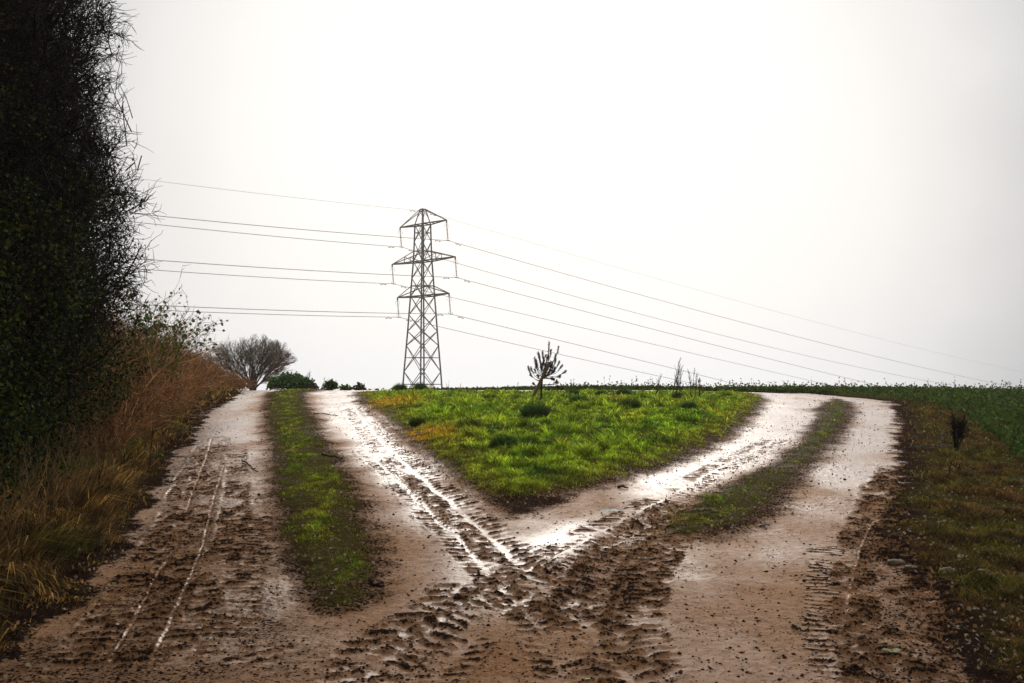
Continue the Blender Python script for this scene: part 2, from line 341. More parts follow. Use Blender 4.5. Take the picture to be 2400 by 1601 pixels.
PUD = [(*at(px, py), w, d) for px, py, w, d in [(1435, 1190, .16, .20), (2122, 1080, .14, .16), (2112, 1104, .13, .14), (2122, 1131, .15, .14)]]
def track_coords(x, y, P):
    best = np.full(x.shape, 1e9); tt = np.zeros(x.shape); ss = np.zeros(x.shape); s0 = 0
    for i in range(len(P) - 1):
        a = P[i]; b = P[i + 1]; d = b - a; L = math.sqrt(d @ d); d = d / L
        s = (x - a[0]) * d[0] + (y - a[1]) * d[1]; sc_ = np.clip(s, 0, L)
        lat = (x - a[0]) * d[1] - (y - a[1]) * d[0]
        q = (x - a[0] - sc_ * d[0]) ** 2 + (y - a[1] - sc_ * d[1]) ** 2
        m = q < best; best = np.where(m, q, best); tt = np.where(m, lat, tt); ss = np.where(m, s0 + s, ss); s0 += L
    return np.sqrt(best), tt, ss, s0
def surface(x, y, fine=True):
    """height and material weights (soil, wet, moss) and tread weight at plan positions"""
    z = base_z(x, y)
    wob = .10 * pnoise(x * 1.6, y * 1.6, 3) + .09 * pnoise(x * 5.5, y * 5.5, 4) + .05 * pnoise(x * 19, y * 19, 5)
    lv = sdf(x, y, P_LV) + wob * 1.3; s1 = sdf(x, y, P_S1) + wob + .05; tri = sdf(x, y, P_TRI) + wob; s2 = sdf(x, y, P_S2) + wob * .9 + .08
    rv = sdf(x, y, P_RV) + wob * 1.6; cp = sdf(x, y, P_CROP) + wob; bk = sdf(x, y, P_BANK) + wob
    dk = np.maximum(sdf(x, y, P_DARK), sdf(x, y, P_DARK2)) + wob * 2
    z = z + .07 * sstep(-.1, .5, lv) + .32 * sstep(.3, 3.2, lv) + .035 * sstep(-.15, .25, s1) + .09 * sstep(-.25, .45, tri) * sstep(27, 17, y) + .03 * sstep(-.1, .3, s2) \
        + .045 * sstep(-.2, .5, rv) + .07 * sstep(0, 1.2, cp) * sstep(33, 27, y) * sstep(5, 8, x)
    z = z + .05 * fbm(x * .35, y * .35, 2, 20) * sstep(.2, 1.5, np.maximum(tri, np.maximum(rv, lv)))
    z = z + .014 * pnoise(x * 1.3, y * 1.3, 40) * 1.0
    for (qx, qy, wx_, wy_) in PUD:
        e = ((x - qx) / wx_) ** 2 + ((y - qy) / wy_) ** 2; z = z - .03 * np.exp(-e * 1.2) * (1 + .5 * pnoise(x * 6, y * 6, 33))
    soil = np.maximum.reduce([sstep(-.14, .05, lv), sstep(-.28, .12, s1) * .62, sstep(-.34, .08, tri) * .62, sstep(-.30, .12, s2) * .62, sstep(-.3, .05, rv), sstep(-.3, 0, cp), sstep(-.10, .25, bk) * .75, sstep(-.35, .45, dk) * .38])
    moss = np.maximum.reduce([sstep(0, .2, s1), sstep(0, .25, tri), sstep(.05, .25, s2), sstep(.1, .4, rv) * .8, sstep(0, .5, cp), sstep(.3, 1, lv) * .5])
    churn_shade = np.clip(.42 * sstep(-.3, .5, sdf(x, y, P_CHURN_SHADE) + wob * 3) + .06 * sstep(7.2, 5.0, y) , 0, .55) * (.75 + .8 * fbm(x * 1.1, y * .8, 3, 66))  # churned mud, plus near-edge and lower-left shade painted into the soil colour
    soil = np.maximum(soil, churn_shade)
    wet = (1 - soil) * (.45 + .65 * fbm(x * .9, y * .45, 3, 60) + .66 * sstep(7.2, 14, y) * (1 - .7 * sstep(.6, .1, -s1))) + .0
    for P, hw_ in WETL:
        e = np.exp(-(seg_dist(x, y, P, False) / hw_) ** 2) * (1 - moss); wet = wet + .16 * e; soil = soil * (1 - .5 * e)
    comp = np.zeros(x.shape)
    for P, hw_ in COMPL: comp = np.maximum(comp, np.exp(-(seg_dist(x, y, P, False) / hw_) ** 4))
    comp = comp * (1 - moss) * (.75 + .25 * sstep(-.3, .3, wob * 6)); soil = soil * (1 - .85 * comp); wet = wet + .12 * comp * sstep(4.5, 8, y)
    tw = np.zeros(x.shape)
    if fine:
        rough_near = fbm(x * 11, y * 11, 4, 70); ridg = 1 - np.abs(fbm(x * 16, y * 16, 3, 80)) * 2
        track = (1 - np.clip(moss, 0, 1)) * (1 - .6 * comp)
        patch = sstep(-.25, .35, fbm(x * .8, y * .8, 3, 90))
        att = .18 + .82 * sstep(15, 8, y)
        z = z + (.004 + .005 * patch) * rough_near * track * att + .010 * rough_near * (1 - track) + .012 * np.clip(soil, 0, 1) * rough_near * track + .005 * ridg * sstep(8, 5, y) * track
        clod = sstep(.28, .5, fbm(x * 17, y * 17, 2, 95)) * (.35 + .65 * patch)
        z = z + .006 * clod * track * att
        soil = np.maximum(soil, clod * .45 * track * (.3 + .7 * np.clip(churn_shade * 2, 0, 1)))
        for P, hw, pitch, sl, dep, kd in TRK:
            k = np.nonzero((x > P[:, 0].min() - .5) & (x < P[:, 0].max() + .5) & (y > P[:, 1].min() - .5) & (y < P[:, 1].max() + .5))[0]
            if not len(k): continue
            a, b = x[k], y[k]
            d, t, q, L = track_coords(a, b, P); wx = pnoise(a * 4.3, b * 4.3, 8); wf = pnoise(a * 17, b * 17, 9); sd_ = int(pitch * 9973 + hw * 977)
            tj = t + .03 * pnoise(q * 1.7, t * 2 + 50, 7) + .012 * wf
            fade = sstep(0, .35, q) * sstep(L, L - .35, q) * sstep(-.75, .15, pnoise(a * 1.5 + sd_, b * 1.5, 13) + .5 * pnoise(a * 5, b * 5, 14))
            ins = sstep(hw * 1.12, hw * .86, np.abs(tj)) * fade
            pos = q + sl * (np.abs(tj) if kd == 'chev' else tj) + .022 * wx + .010 * wf
            side = np.where(tj > 0, 0, math.pi) if kd == 'chev' else 0
            bar = sstep(.10, .60, np.sin(pos * 2 * math.pi / pitch + side) + .30 * wf + .2 * pnoise(a * 41, b * 41, 15))
            if kd == 'chev': bar = bar * sstep(hw * .06, hw * .2, np.abs(tj))
            bar = bar * (.3 + .7 * sstep(-.6, .25, pnoise(a * 9 + sd_, b * 9, 16)))
            rim = np.exp(-((np.abs(tj) - hw * 1.14) / (hw * .14)) ** 2) * fade * sstep(-.3, .5, pnoise(q * 5, t * 9, 31)) * (.8 if kd == 'chev' else .35)
            z[k] += (.35 + .65 * sstep(17, 10, b)) * ins * (bar * dep - dep * .5) + (.35 + .65 * sstep(17, 10, b)) * rim * dep * (.5 + .8 * np.abs(wf))
            soil[k] = np.maximum(soil[k] * (1 - .75 * ins * (1 - bar)), ins * bar * .78 * (.55 + .45 * sstep(-.4, .5, wx)) + rim * .4)
            wet[k] = wet[k] * (1 - .9 * ins * bar) + .22 * ins * (1 - bar)
            tw[k] = np.maximum(tw[k], np.maximum(ins * bar, rim))
        for li, P in enumerate(LINES):
            d, t, s, L = track_coords(x, y, P)
            g = sstep(.013, .006, np.abs(t + .008 * pnoise(s * 4, t * 0 + 3, 3))) * sstep(0, .2, s) * sstep(L, L - .2, s)
            z = z - .006 * g; soil = soil * (1 - g); wet = wet * (1 - g) + (.95 if li < 3 else .7) * g * (.7 + .5 * sstep(-.4, .3, pnoise(x * 6, y * 6, 37))); tw = tw * (1 - g)
    return z, np.clip(soil, 0, 1), np.clip(wet, 0, 1.15), np.clip(moss, 0, 1), tw, dict(lv=lv, s1=s1, tri=tri, s2=s2, rv=rv, cp=cp, bk=bk, dk=dk)
def hz(x, y):
    x = np.atleast_1d(np.asarray(x, float)); y = np.atleast_1d(np.asarray(y, float)); return surface(x, y, False)[0]
def gz(x, y): return float(hz(x, y)[0])
# ---- ground sheet: fan shaped grid, dense where it is looked at
def build_ground():
    yy = [1.0]
    while yy[-1] < 4.2: yy.append(yy[-1] + .06)
    while yy[-1] < 33: yy.append(yy[-1] + max(.0085 , yy[-1] ** 2 * .00035 * .62))
    while yy[-1] < 430: yy.append(yy[-1] * 1.05)
    yy = np.array([-30, -15, -8, -4, -2, 0] + yy)
    uu = np.concatenate([-np.geomspace(4, .63, 34), np.linspace(-.62, .62, 1300), np.geomspace(.63, 4, 34)])
    sc_ = np.maximum(yy, 3.0) * 1.0
    X = uu[None, :] * sc_[:, None]; Y = np.repeat(yy[:, None], len(uu), 1)
    x = X.ravel(); y = Y.ravel()
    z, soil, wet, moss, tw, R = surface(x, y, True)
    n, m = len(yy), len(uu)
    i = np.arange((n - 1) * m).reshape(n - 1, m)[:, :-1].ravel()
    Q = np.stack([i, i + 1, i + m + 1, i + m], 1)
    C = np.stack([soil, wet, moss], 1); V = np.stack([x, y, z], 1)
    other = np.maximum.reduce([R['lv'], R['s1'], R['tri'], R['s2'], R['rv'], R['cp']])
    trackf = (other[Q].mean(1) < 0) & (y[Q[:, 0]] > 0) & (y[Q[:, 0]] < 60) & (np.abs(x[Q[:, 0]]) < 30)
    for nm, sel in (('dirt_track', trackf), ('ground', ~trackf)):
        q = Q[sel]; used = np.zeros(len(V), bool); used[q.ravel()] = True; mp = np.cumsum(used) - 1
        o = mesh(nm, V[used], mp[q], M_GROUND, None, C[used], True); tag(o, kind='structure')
    print('ground', n * m)
build_ground()
# ------------------------------------------------------------------ grass and ground cover
PK = dict(tri=P_TRI, s1=P_S1, s2=P_S2, rv=P_RV, lv=P_LV, cp=P_CROP)
def scatter(n, poly_key, ymin, ymax, umin=-.66, umax=.66, power=1.0, thr=0.0, r=rng):
    # density falls with distance so that it is even in the picture
    a = r.random(n)
    e = -power
    y = (ymin ** e + a * (ymax ** e - ymin ** e)) ** (1 / e)
    x = (umin + (umax - umin) * r.random(n)) * y
    kk = sdf(x, y, PK[poly_key]) > thr - .3; x, y = x[kk], y[kk]
    z, soil, wet, moss, tw, R = surface(x, y, False)
    keep = R[poly_key] > thr
    return x[keep], y[keep], z[keep], {k: v[keep] for k, v in R.items()}
def grass_obj(name, label, parts, mat):
    V, T, C = join(parts); return tag(mesh(name, V, T, mat, None, C), label, 'grass', None, 'stuff')
G1 = (.17, .33, .015); G2 = (.42, .50, .03); GY = (.66, .50, .04); GB = (.20, .12, .035); GD = (.03, .085, .018)
def green_mix(x, y, n, wy, wb, seed):
    t = rng.random(n); c = mixc(G1, G2, np.clip(.5 + .9 * fbm(x * .8, y * .8, 3, seed) + .35 * (t - .5), 0, 1))
    c = mixc(c, GD, np.clip(sstep(.1, .45, fbm(x * 1.1, y * 1.1, 3, seed + 5)) * .75, 0, 1))
    p = sstep(.05, .45, fbm(x * .7, y * .7, 4, seed + 9))
    c = mixc(c, GY, np.where(rng.random(n) < wy * (.15 + 1.6 * p), .85, 0.))
    c = mixc(c, GB, np.where(rng.random(n) < wb, .9, 0.))
    c = mixc(c, (.50, .50, .20), np.where(rng.random(n) < .035, .8, 0.))
    c = c * (.45 + .95 * sstep(-.28, .30, fbm(x * 6, y * 3.5, 3, seed + 40)))[:, None]
    return c * (.45 + 1.2 * rng.random((n, 1)) ** 1.3)
# triangle of green grass
x, y, z, R = scatter(1500000, 'tri', 9.5, 27.6, -.2, .3, 1.0, 0.0)
d = R['tri']; keep = rng.random(len(x)) < np.clip(.04 + (d + .35 * fbm(x * 3, y * 2, 3, 222)) * 1.5, 0, 1); x, y, z, d = x[keep], y[keep], z[keep], d[keep]; n = len(x)
print('tri blades', n)
cl = fbm(x * 2.0, y * 1.5, 4, 200); tf = sstep(.12, .5, fbm(x * 2.6, y * 2.6, 2, 205))
h = (.03 + .035 * sstep(0, .8, d) * (1 + 1.3 * cl) + .12 * tf * sstep(.2, .8, d) * sstep(29, 25, y) + .02 * sstep(20, 26, y) * (1 + 1.5 * cl)) * (.4 + 1.1 * rng.random(n))
w = np.maximum(.004, .00055 * y)
edge = sstep(.7, .0, d)
c = green_mix(x, y, n, .18, .04, 210) * 1.25; c = mixc(c, GY, edge * .55 * rng.random(n)); c = mixc(c, GB, edge * .5 * rng.random(n))
lp = np.array(at(985, 1030)); lq = np.array(at(890, 950))
for c0, rr in ((lp, .8), (lq, 1.3)):
    f = np.exp(-((x - c0[0]) ** 2 + ((y - c0[1]) * .5) ** 2) / rr ** 2 * 4) * (.6 + 1.2 * fbm(x * 4, y * 3, 2, 219)); c = mixc(c, (.95, .52, .05), np.clip(f * 2.2, 0, .9) * (rng.random(n) < .8))
grass_obj('meadow_grass', 'bright green grass filling the triangle between the two muddy tracks', [(lambda W_, H_, C_: blades(x, y, z - .01, np.clip(H_ * (.72 - .22 * sstep(19, 25, y)), .012, .4), W_, .3 + .7 * rng.random(n), C_))(*bold(w, h, c, .09, 2.0))], M_GRASS)
# central strips and right verge
prt = []
for key, cnt, ymin, ymax, u0, u1, hh, wy, wb in (('s1', 700000, 6, 31, -.36, -.1, .022, .2, .08), ('s2', 500000, 7.5, 27, .12, .36, .02, .3, .15)):
    x, y, z, R = scatter(cnt, key, ymin, ymax, u0, u1, 1.0, 0.02); d = R[key]
    pt = sstep(-.3, .35, fbm(x * 3.2, y * 1.6, 3, 230)); keep = rng.random(len(x)) < np.clip(d * 2.2, .03, 1) * (.40 + .60 * pt) * (1 - .55 * sstep(11, 7, y)) * (1. if key == 's1' else .12 + .88 * sstep(-.05, .25, fbm(x * .9, y * .9, 3, 233)))
    x, y, z, pt, d = x[keep], y[keep], z[keep], pt[keep], d[keep]; n = len(x); print(key, n)
    c = green_mix(x, y, n, wy, wb, 240); c = mixc(c, (.24, .21, .03), .2 + (1 - pt) * .6); br_ = sstep(.30, .02, d + .15 * fbm(x * 3, y * 3, 2, 243)); c = mixc(c, (.15, .09, .03), br_ * .7)
    W_, H_, c = bold(np.maximum(.0035, .00055 * y), hh * (.4 + pt * .8) * (.5 + rng.random(n)), c, .10)
    prt.append((key, blades(x, y, z - .005, H_, W_, .5 + .6 * rng.random(n), c)))
grass_obj('grass_strip', 'green mossy grass strip down the middle of the left track', [prt[0][1]], M_GRASS)
grass_obj('grass_strip', 'thin patchy grass strip down the middle of the right track', [prt[1][1]], M_GRASS)
x, y, z, R = scatter(1300000, 'rv', 4.2, 27, .25, .95, 1.0, 0.02)
pt = sstep(-.3, .3, fbm(x * 2.2, y * 1.3, 4, 250)); keep = (R['cp'] < .2) & (rng.random(len(x)) < np.clip(R['rv'] * 1.5, .05, 1) * (.35 + .65 * pt)); x, y, z, pt = x[keep], y[keep], z[keep], pt[keep]; n = len(x); print('rv', n)
c = mixc((.17, .085, .022), (.16, .15, .018), np.clip(.45 + 1.4 * fbm(x * .9, y * 1.6, 3, 255), 0, 1)); c = mixc(c, (.22, .11, .03), (rng.random(n) < .22) * .8) * (.4 + .9 * rng.random((n, 1))) * (.45 + .9 * sstep(-.3, .3, fbm(x * 5, y * 3.5, 3, 257)))[:, None]
grass_obj('verge_grass', 'short yellowish brown mossy grass on the verge right of the right track', [(lambda W_, H_, C_: blades(x, y, z - .005, H_, W_, .6 + .7 * rng.random(n), C_))(*bold(np.maximum(.0035, .0005 * y), .034 * (.4 + pt) * (.4 + 1.2 * rng.random(n)), c, .12, 2.6))], M_GRASS)
# dry golden verge at left
x, y, z, R = scatter(330000, 'lv', 4.6, 30, -.66, -.24, .9, 0.0)
d = R['lv']; cl = fbm(x * 1.2, y * 1.2, 3, 260); keep = (d < 2.3) & (rng.random(len(x)) < .35 + .65 * sstep(5.5, 9, y)) & (rng.random(len(x)) < np.clip(.15 + d * 2.2, 0, 1) * sstep(-.35, .15, cl + .25)); x, y, z, d, cl = x[keep], y[keep], z[keep], d[keep], cl[keep]; n = len(x); print('lv', n)
gold = mixc((.66, .40, .11), (.27, .14, .04), rng.random(n)); gold = mixc(gold, (.50, .36, .14), (rng.random(n) < .08) * 1.)
gold = mixc(gold, (.09, .05, .015), (rng.random(n) < .33) * 1.) * (.25 + 1.2 * sstep(-.25, .35, fbm(x * 3.5, y * 2.2, 3, 268)))[:, None]
gr = mixc(gold, G1, np.clip(sstep(.12, .30, fbm(x * .9, y * .9, 3, 262)) * .7 * sstep(6.5, 9, y), 0, 1)) * (.4 + 1.1 * rng.random((n, 1)))
h = (.05 + .20 * sstep(0, .5, d) * (1 + 1.3 * fbm(x * 3, y * 2, 3, 269))) * (.3 + 1.1 * rng.random(n)) * (1 + .2 * sstep(14, 22, y)) * (1 - .2 * sstep(1.0, 1.7, d))
grass_obj('dry_verge_grass', 'long dry golden grass on the bank between the hedge and the left track', [(lambda W_, H_, C_: blades(x, y, z - .01, np.clip(H_ * .75, .03, .45), W_, .6 + 1.2 * rng.random(n), C_, ldir=6 * fbm(x * .8, y * .8, 2, 266) - .4))(*bold(np.maximum(.0045, .0005 * y), h, gr, .15, 2.2))], M_DRY)
# leafy crop behind the crest and on the right
parts = []
x, y, z, R = scatter(230000, 'cp', 7, 33, -.30, .95, .7, 0.05)
n = len(x); cl = fbm(x * 1.1, y * 1.1, 3, 270); hh = (.10 + .10 * np.clip(.5 + cl, 0, 1.3)) * (.6 + .8 * rng.random(n)) * (1 + .35 * sstep(26, 30, y)) * np.where(x < 2, .25 + .75 * sstep(-1, 2.5, x), 1)
keep = rng.random(n) < np.where(x > -3, 1, .4); x, y, z, hh, cl = x[keep], y[keep], z[keep], hh[keep], cl[keep]; n = len(x); print('crop', n)
c = mixc((.045, .10, .02), (.11, .15, .022), np.clip(.5 + cl, 0, 1)); c = mixc(c, (.22, .17, .03), (rng.random(n) < .07) * .9) * (.6 + .8 * rng.random((n, 1)))
parts.append(leaves(np.stack([x + rng.normal(0, .02, n), y, z + hh * rng.random(n) ** 1.2], 1), .045 + .04 * rng.random(n), c, .5))
x2, y2, z2, _R = scatter(90000, 'cp', 27, 34, -.12, .62, .7, 0.05); m2 = len(x2); g2 = .12 * rng.random(m2) * np.where(x2 < 2, .4 + .6 * sstep(-2, 2, x2), 1)
parts.append(leaves(np.stack([x2, y2, z2 + g2], 1), .05 + .04 * rng.random(m2), mixc((.05, .10, .02), (.12, .15, .025), rng.random(m2)) * (.6 + .8 * rng.random((m2, 1))), .3))
k = 1500; i = rng.choice(n, k); sx = x[i] + rng.normal(0, .03, k); P0 = np.stack([sx, y[i], z[i]], 1); P1 = P0 + np.stack([rng.normal(0, .04, k), rng.normal(0, .04, k), hh[i] * (1.2 + .6 * rng.random(k))], 1)
V, T = tubes(P0, P1, np.full(k, .004), np.full(k, .002)); parts.append((V, T, np.array([.07, .09, .02])))
for q in (.6, .8, 1.0): parts.append(leaves(P0 * (1 - q) + P1 * q, .05, np.array([.05, .09, .02]), .8))
V, T, C = join(parts); tag(mesh('leafy_crop', V, T, M_CROP, None, C), 'low dark green leafy crop over the crest and right hand field', 'crop', None, 'stuff')
ps = []
for key, cnt, u0, u1, t0, t1 in (('rv', 8000, .25, .95, 0, 9), ('tri', 9000, -.2, .3, -.25, .45), ('s1', 2500, -.36, -.1, -.1, 9), ('s2', 3000, .12, .36, -.3, 9), ('lv', 2500, -.6, -.24, -.15, .25)):
    x, y, z, R = scatter(cnt, key, 4.8, 24, u0, u1, 1.0, t0); kk = R[key] < t1; x, y, z = x[kk], y[kk], z[kk]; n = len(x)
    c = mixc((.50, .38, .22), (.22, .11, .05), rng.random(n)); ps.append(leaves(np.stack([x, y, z + .012], 1), (.012 + .02 * rng.random(n)) * (1 + .02 * y), c * (.5 + .8 * rng.random((n, 1))), 0))
V, T, C = join(ps); tag(mesh('leaf_litter', V, T, M_LEAF, None, C), 'small pale and brown bits of leaf litter strewn over verges and grass edges', 'leaf litter', None, 'stuff')
# mud crumbs
def octa(P, s, r=rng):
    n = len(P); B = np.array([(1, 0, 0), (-1, 0, 0), (0, 1, 0), (0, -1, 0), (0, 0, 1), (0, 0, -1.)])
    V = B[None] * (s[:, None, None]) * (.6 + .8 * r.random((n, 6, 1))) * np.array([1.15, 1., .62]); a = r.random(n) * 6.28
    ca, sa = np.cos(a)[:, None], np.sin(a)[:, None]
    V = np.stack([V[..., 0] * ca - V[..., 1] * sa, V[..., 0] * sa + V[..., 1] * ca, V[..., 2]], -1) + r.normal(0, .12, (n, 6, 3)) * s[:, None, None] + P[:, None]
    f = np.array([(0, 2, 4), (2, 1, 4), (1, 3, 4), (3, 0, 4), (2, 0, 5), (1, 2, 5), (3, 1, 5), (0, 3, 5)])
    return V.reshape(-1, 3), (f[None] + (np.arange(n) * 6)[:, None, None]).reshape(-1, 3)
n = 420000; a = rng.random(n); y = 1 / (1 / 4.3 + a * (1 / 27. - 1 / 4.3)); x = (-.6 + 1.2 * rng.random(n)) * y
z, soil, wet, moss, tw, R = surface(x, y, True)
cz = sstep(.0, .5, fbm(x * 1.6, y * 1.6, 3, 300))
keep = rng.random(n) < (.03 + .05 * sstep(9, 14, y) + .22 * np.clip(tw, 0, 1) ** 1.5 + .02 * cz + .10 * (R['bk'] > 0) + .10 * (R['dk'] > 0)) * (moss < .3)
x, y, z = x[keep], y[keep], z[keep]; n = len(x); print('crumbs', n)
s = (.0028 + .008 * rng.random(n) ** 3.5) * (1 + .03 * y) * (1 + .6 * (rng.random(n) < .03))
V, T = octa(np.stack([x, y, z + s * .1], 1), s); tag(mesh('mud_crumbs', V, T, M_CLOD, None, None), 'dark crumbs of mud thrown up along the tyre prints', 'mud', None, 'stuff')
#@@MORE@@
# ------------------------------------------------------------------ pylon
PD = 150.0; PXC = (990 - CX) / F * PD; PROT = -math.pi / 4
def pz(py): return EYE + (HOR - py) / F * PD
def cpy(y): return 460 + y * .31873                            # crop pixel to photo pixel
lev = [205, 332, 478, 603, 735, 872, 993, 1098, 1290, 1486]
hd = np.interp(lev, [205, 332, 478, 603, 735, 872, 993, 1098, 1290, 1486], [58, 62, 68.5, 79, 88.5, 100, 109, 118, 135, 150]) * .3187 / F * PD / math.sqrt(2)
pyl = thing('electricity_pylon', (PXC, PD, 0), 'tall grey steel lattice pylon with three pairs of crossarms beyond the crest', 'pylon')
_c, _s = math.cos(PROT), math.sin(PROT)
def tl(p):
    p = np.asarray(p, float); return np.stack([p[..., 0] * _c - p[..., 1] * _s, p[..., 0] * _s + p[..., 1] * _c, p[..., 2]], -1)
Zl = [pz(cpy(v)) for v in lev]; zt = pz(489); gzp = base_z(PXC, PD)
slope = (hd[-1] - hd[-2]) / (Zl[-2] - Zl[-1])
Zb = float(gzp) - .2; hb = hd[-1] + slope * (Zl[-1] - Zb)
Za = Zl + [Zb]; Ha = list(hd) + [hb]; ht = .29
corn = [(1, 1), (1, -1), (-1, -1), (-1, 1)]
def bars(name, lst, parent=pyl):
    P0 = tl([l[0] for l in lst]); P1 = tl([l[1] for l in lst]); w = np.array([l[2] for l in lst])
    V, T = box_bars(P0, P1, w); return mesh(name, V, T, M_STEEL, parent)
for cx_, cy_ in corn:
    l = [((cx_ * Ha[i], cy_ * Ha[i], Za[i]), (cx_ * Ha[i + 1], cy_ * Ha[i + 1], Za[i + 1]), .17) for i in range(len(Za) - 1)]
    o = bars('leg', l); 
    b = V_, T_ = octa(tl(np.array([[cx_ * hb, cy_ * hb, Zb + .1]])), np.array([.55])); mesh('footing', V_, T_, M_STONE, o)
for k in range(4):
    a = corn[k]; b = corn[(k + 1) % 4]; l = []
    for i in range(len(Za) - 1):
        if Za[i] - Za[i + 1] < .4: continue
        q = lambda c, j: (c[0] * Ha[j], c[1] * Ha[j], Za[j])
        l += [(q(a, i), q(b, i + 1), .10), (q(b, i), q(a, i + 1), .10)]
        if i in (0, 7, 8):
            f = .5 + .5 * (Ha[i] / (Ha[i] + Ha[i + 1]) - .5) * 2; hm = Ha[i] * (1 - f) + Ha[i + 1] * f; zm = Za[i] * (1 - f) + Za[i + 1] * f
            l.append(((a[0] * hm, a[1] * hm, zm), (b[0] * hm, b[1] * hm, zm), .08))
        if i in (0, 2, 4): l.append((q(a, i), q(b, i), .12))
    bars('bracing', l)
l = []
for k in range(4):
    a = corn[k]; b = corn[(k + 1) % 4]; h0 = Ha[0]; z0 = Za[0]
    l += [((a[0] * h0, a[1] * h0, z0), (a[0] * ht, a[1] * ht, zt), .12), ((a[0] * ht, a[1] * ht, zt), (b[0] * ht, b[1] * ht, zt), .12)]
    f = .45; l.append(((a[0] * (h0 * (1 - f) + ht * f), a[1] * (h0 * (1 - f) + ht * f), z0 * (1 - f) + zt * f), (b[0] * ht, b[1] * ht, zt), .07))
bars('peak', l)
attach = []
arms = [(5.45, 0, None, zt, ht), (7.4, 2, 588, None, None), (6.05, 4, 670, None, None)]
for La, i, upy, ztop, htop in arms:
    for sgn in (1, -1):
        h0 = Ha[i]; z0 = Za[i]; tip = (sgn * La, 0, z0 + .12)
        if upy: zu = pz(upy); hu = np.interp(zu, Za[::-1], Ha[::-1])
        else: zu = zt; hu = ht
        l = []
        for c in (1, -1):
            lo = (sgn * h0, c * h0, z0); up = (sgn * hu, c * hu, zu)
            l += [(lo, tip, .15), (up, tip, .11)]
            if i == 2:
                f = .42; pl_ = tuple(lo[j] * (1 - f) + tip[j] * f for j in range(3)); pu = tuple(up[j] * (1 - f) + tip[j] * f for j in range(3))
                l += [(pl_, pu, .08), (lo, pu, .08)]
        l.append(((sgn * hu, hu, zu), (sgn * hu, -hu, zu), .10))
        if upy: l.append(((0 * hu, hu, zu), (sgn * hu, hu, zu), .10)); l.append(((0, -hu, zu), (sgn * hu, -hu, zu), .10))
        for f in (.33, .66): l.append(((sgn * (h0 + (La - h0) * f), h0 * (1 - f), z0 + .1 * f), (sgn * (h0 + (La - h0) * f), -h0 * (1 - f), z0 + .1 * f), .07))
        l.append((tip, (tip[0], tip[1], tip[2] - .45), .16))
        bars('crossarm', l)
        t0 = tl(np.array(tip)); top = t0 + [0, 0, -.4]; bot = t0 + [.22, 0, -3.15 + .1]
        ax = bot - top; pr = []
        V, T = tubes(top[None], bot[None], np.array([.035]), np.array([.035]), 6); pr.append((V, T))
        m_ = 12; f = np.linspace(.10, .90, m_)[:, None]; c0 = top + ax * f; un = ax / np.linalg.norm(ax)
        V, T = tubes(c0 - un * .05, c0 + un * .03, np.full(m_, .17), np.full(m_, .05), 8); pr.append((V, T))
        V, T = tubes(c0 - un * .055, c0 - un * .05, np.full(m_, .03), np.full(m_, .17), 8); pr.append((V, T))
        V, T, _ = join(pr); io = mesh('insulator', V, T, M_GLASS, pyl)
        hr = []
        wd = np.array([_c * 0 + .707, .707, 0.])
        for s2_ in (1, -1):
            for e0, sg, ln in ((top, -1, .75), (bot, 1, .35)):
                tt = np.linspace(0, 1, 6)[:, None]; P = e0 + wd * s2_ * (.45 * np.sin(tt * 1.6)) + np.array([0, 0, 1.]) * sg * ln * (tt ** 2)
                mesh('arcing_horn', *poly_tube(P, .018, 4), M_STEEL, io)
        V, T = tubes((bot - wd * .3)[None], (bot + wd * .3)[None], np.array([.07]), np.array([.07]), 6); mesh('clamp', V, T, M_STEEL, io)
        attach.append((i, sgn, bot + [PXC, PD, 0]))
# ------------------------------------------------------------------ overhead cables (near left span and far right span in one)
ld = np.array([.70711, .70711])                               # line direction in plan, away to the right
def fitspan(A, obs, sign):
    ts = []; zs = []
    for px, py in obs:
        u = (px - CX) / F; t = (u * A[1] - A[0]) / (ld[0] - u * ld[1]); ts.append(t); zs.append(EYE + (HOR - py) / F * (A[1] + ld[1] * t))
    M = np.array([[t, t * t] for t in ts]); b = np.array([z - A[2] for z in zs])
    return np.linalg.lstsq(M, b, rcond=None)[0]
# observed photo pixels for each attachment: key (arm level, side) side 1 = right/near tip, -1 = left/far tip
obsL = {'top': (300, 414), (0, 1): (300, 498), (0, -1): (290, 517), (2, 1): (320, 606), (2, -1): (325, 630), (4, 1): (350, 715), (4, -1): (370, 727)}
obsR = {'top': [(1400, 600), (1840, 741), (2400, 872)], (0, 1): [(1400, 657), (1735, 757), (2400, 912)], (0, -1): [(1400, 702), (1800, 816), (2330, 918)],
        (2, 1): [(1400, 738), (1700, 815), (2130, 921)], (2, -1): [(1400, 776), (1650, 835), (1980, 911)], (4, 1): [(1300, 792), (1500, 847), (1730, 901)], (4, -1): [(1300, 828), (1500, 872), (1640, 902)]}
names = {'top': 'thin earth wire at the very top of the pylon', (0, 1): 'cable on the near right tip of the top crossarm', (0, -1): 'cable on the far left tip of the top crossarm',
         (2, 1): 'cable on the near right tip of the widest middle crossarm', (2, -1): 'cable on the far left tip of the widest middle crossarm',
         (4, 1): 'cable on the near right tip of the lowest crossarm', (4, -1): 'cable on the far left tip of the lowest crossarm'}
A_ = {(i, s_): p for i, s_, p in attach}; A_['top'] = np.array([PXC, PD, zt - .25])
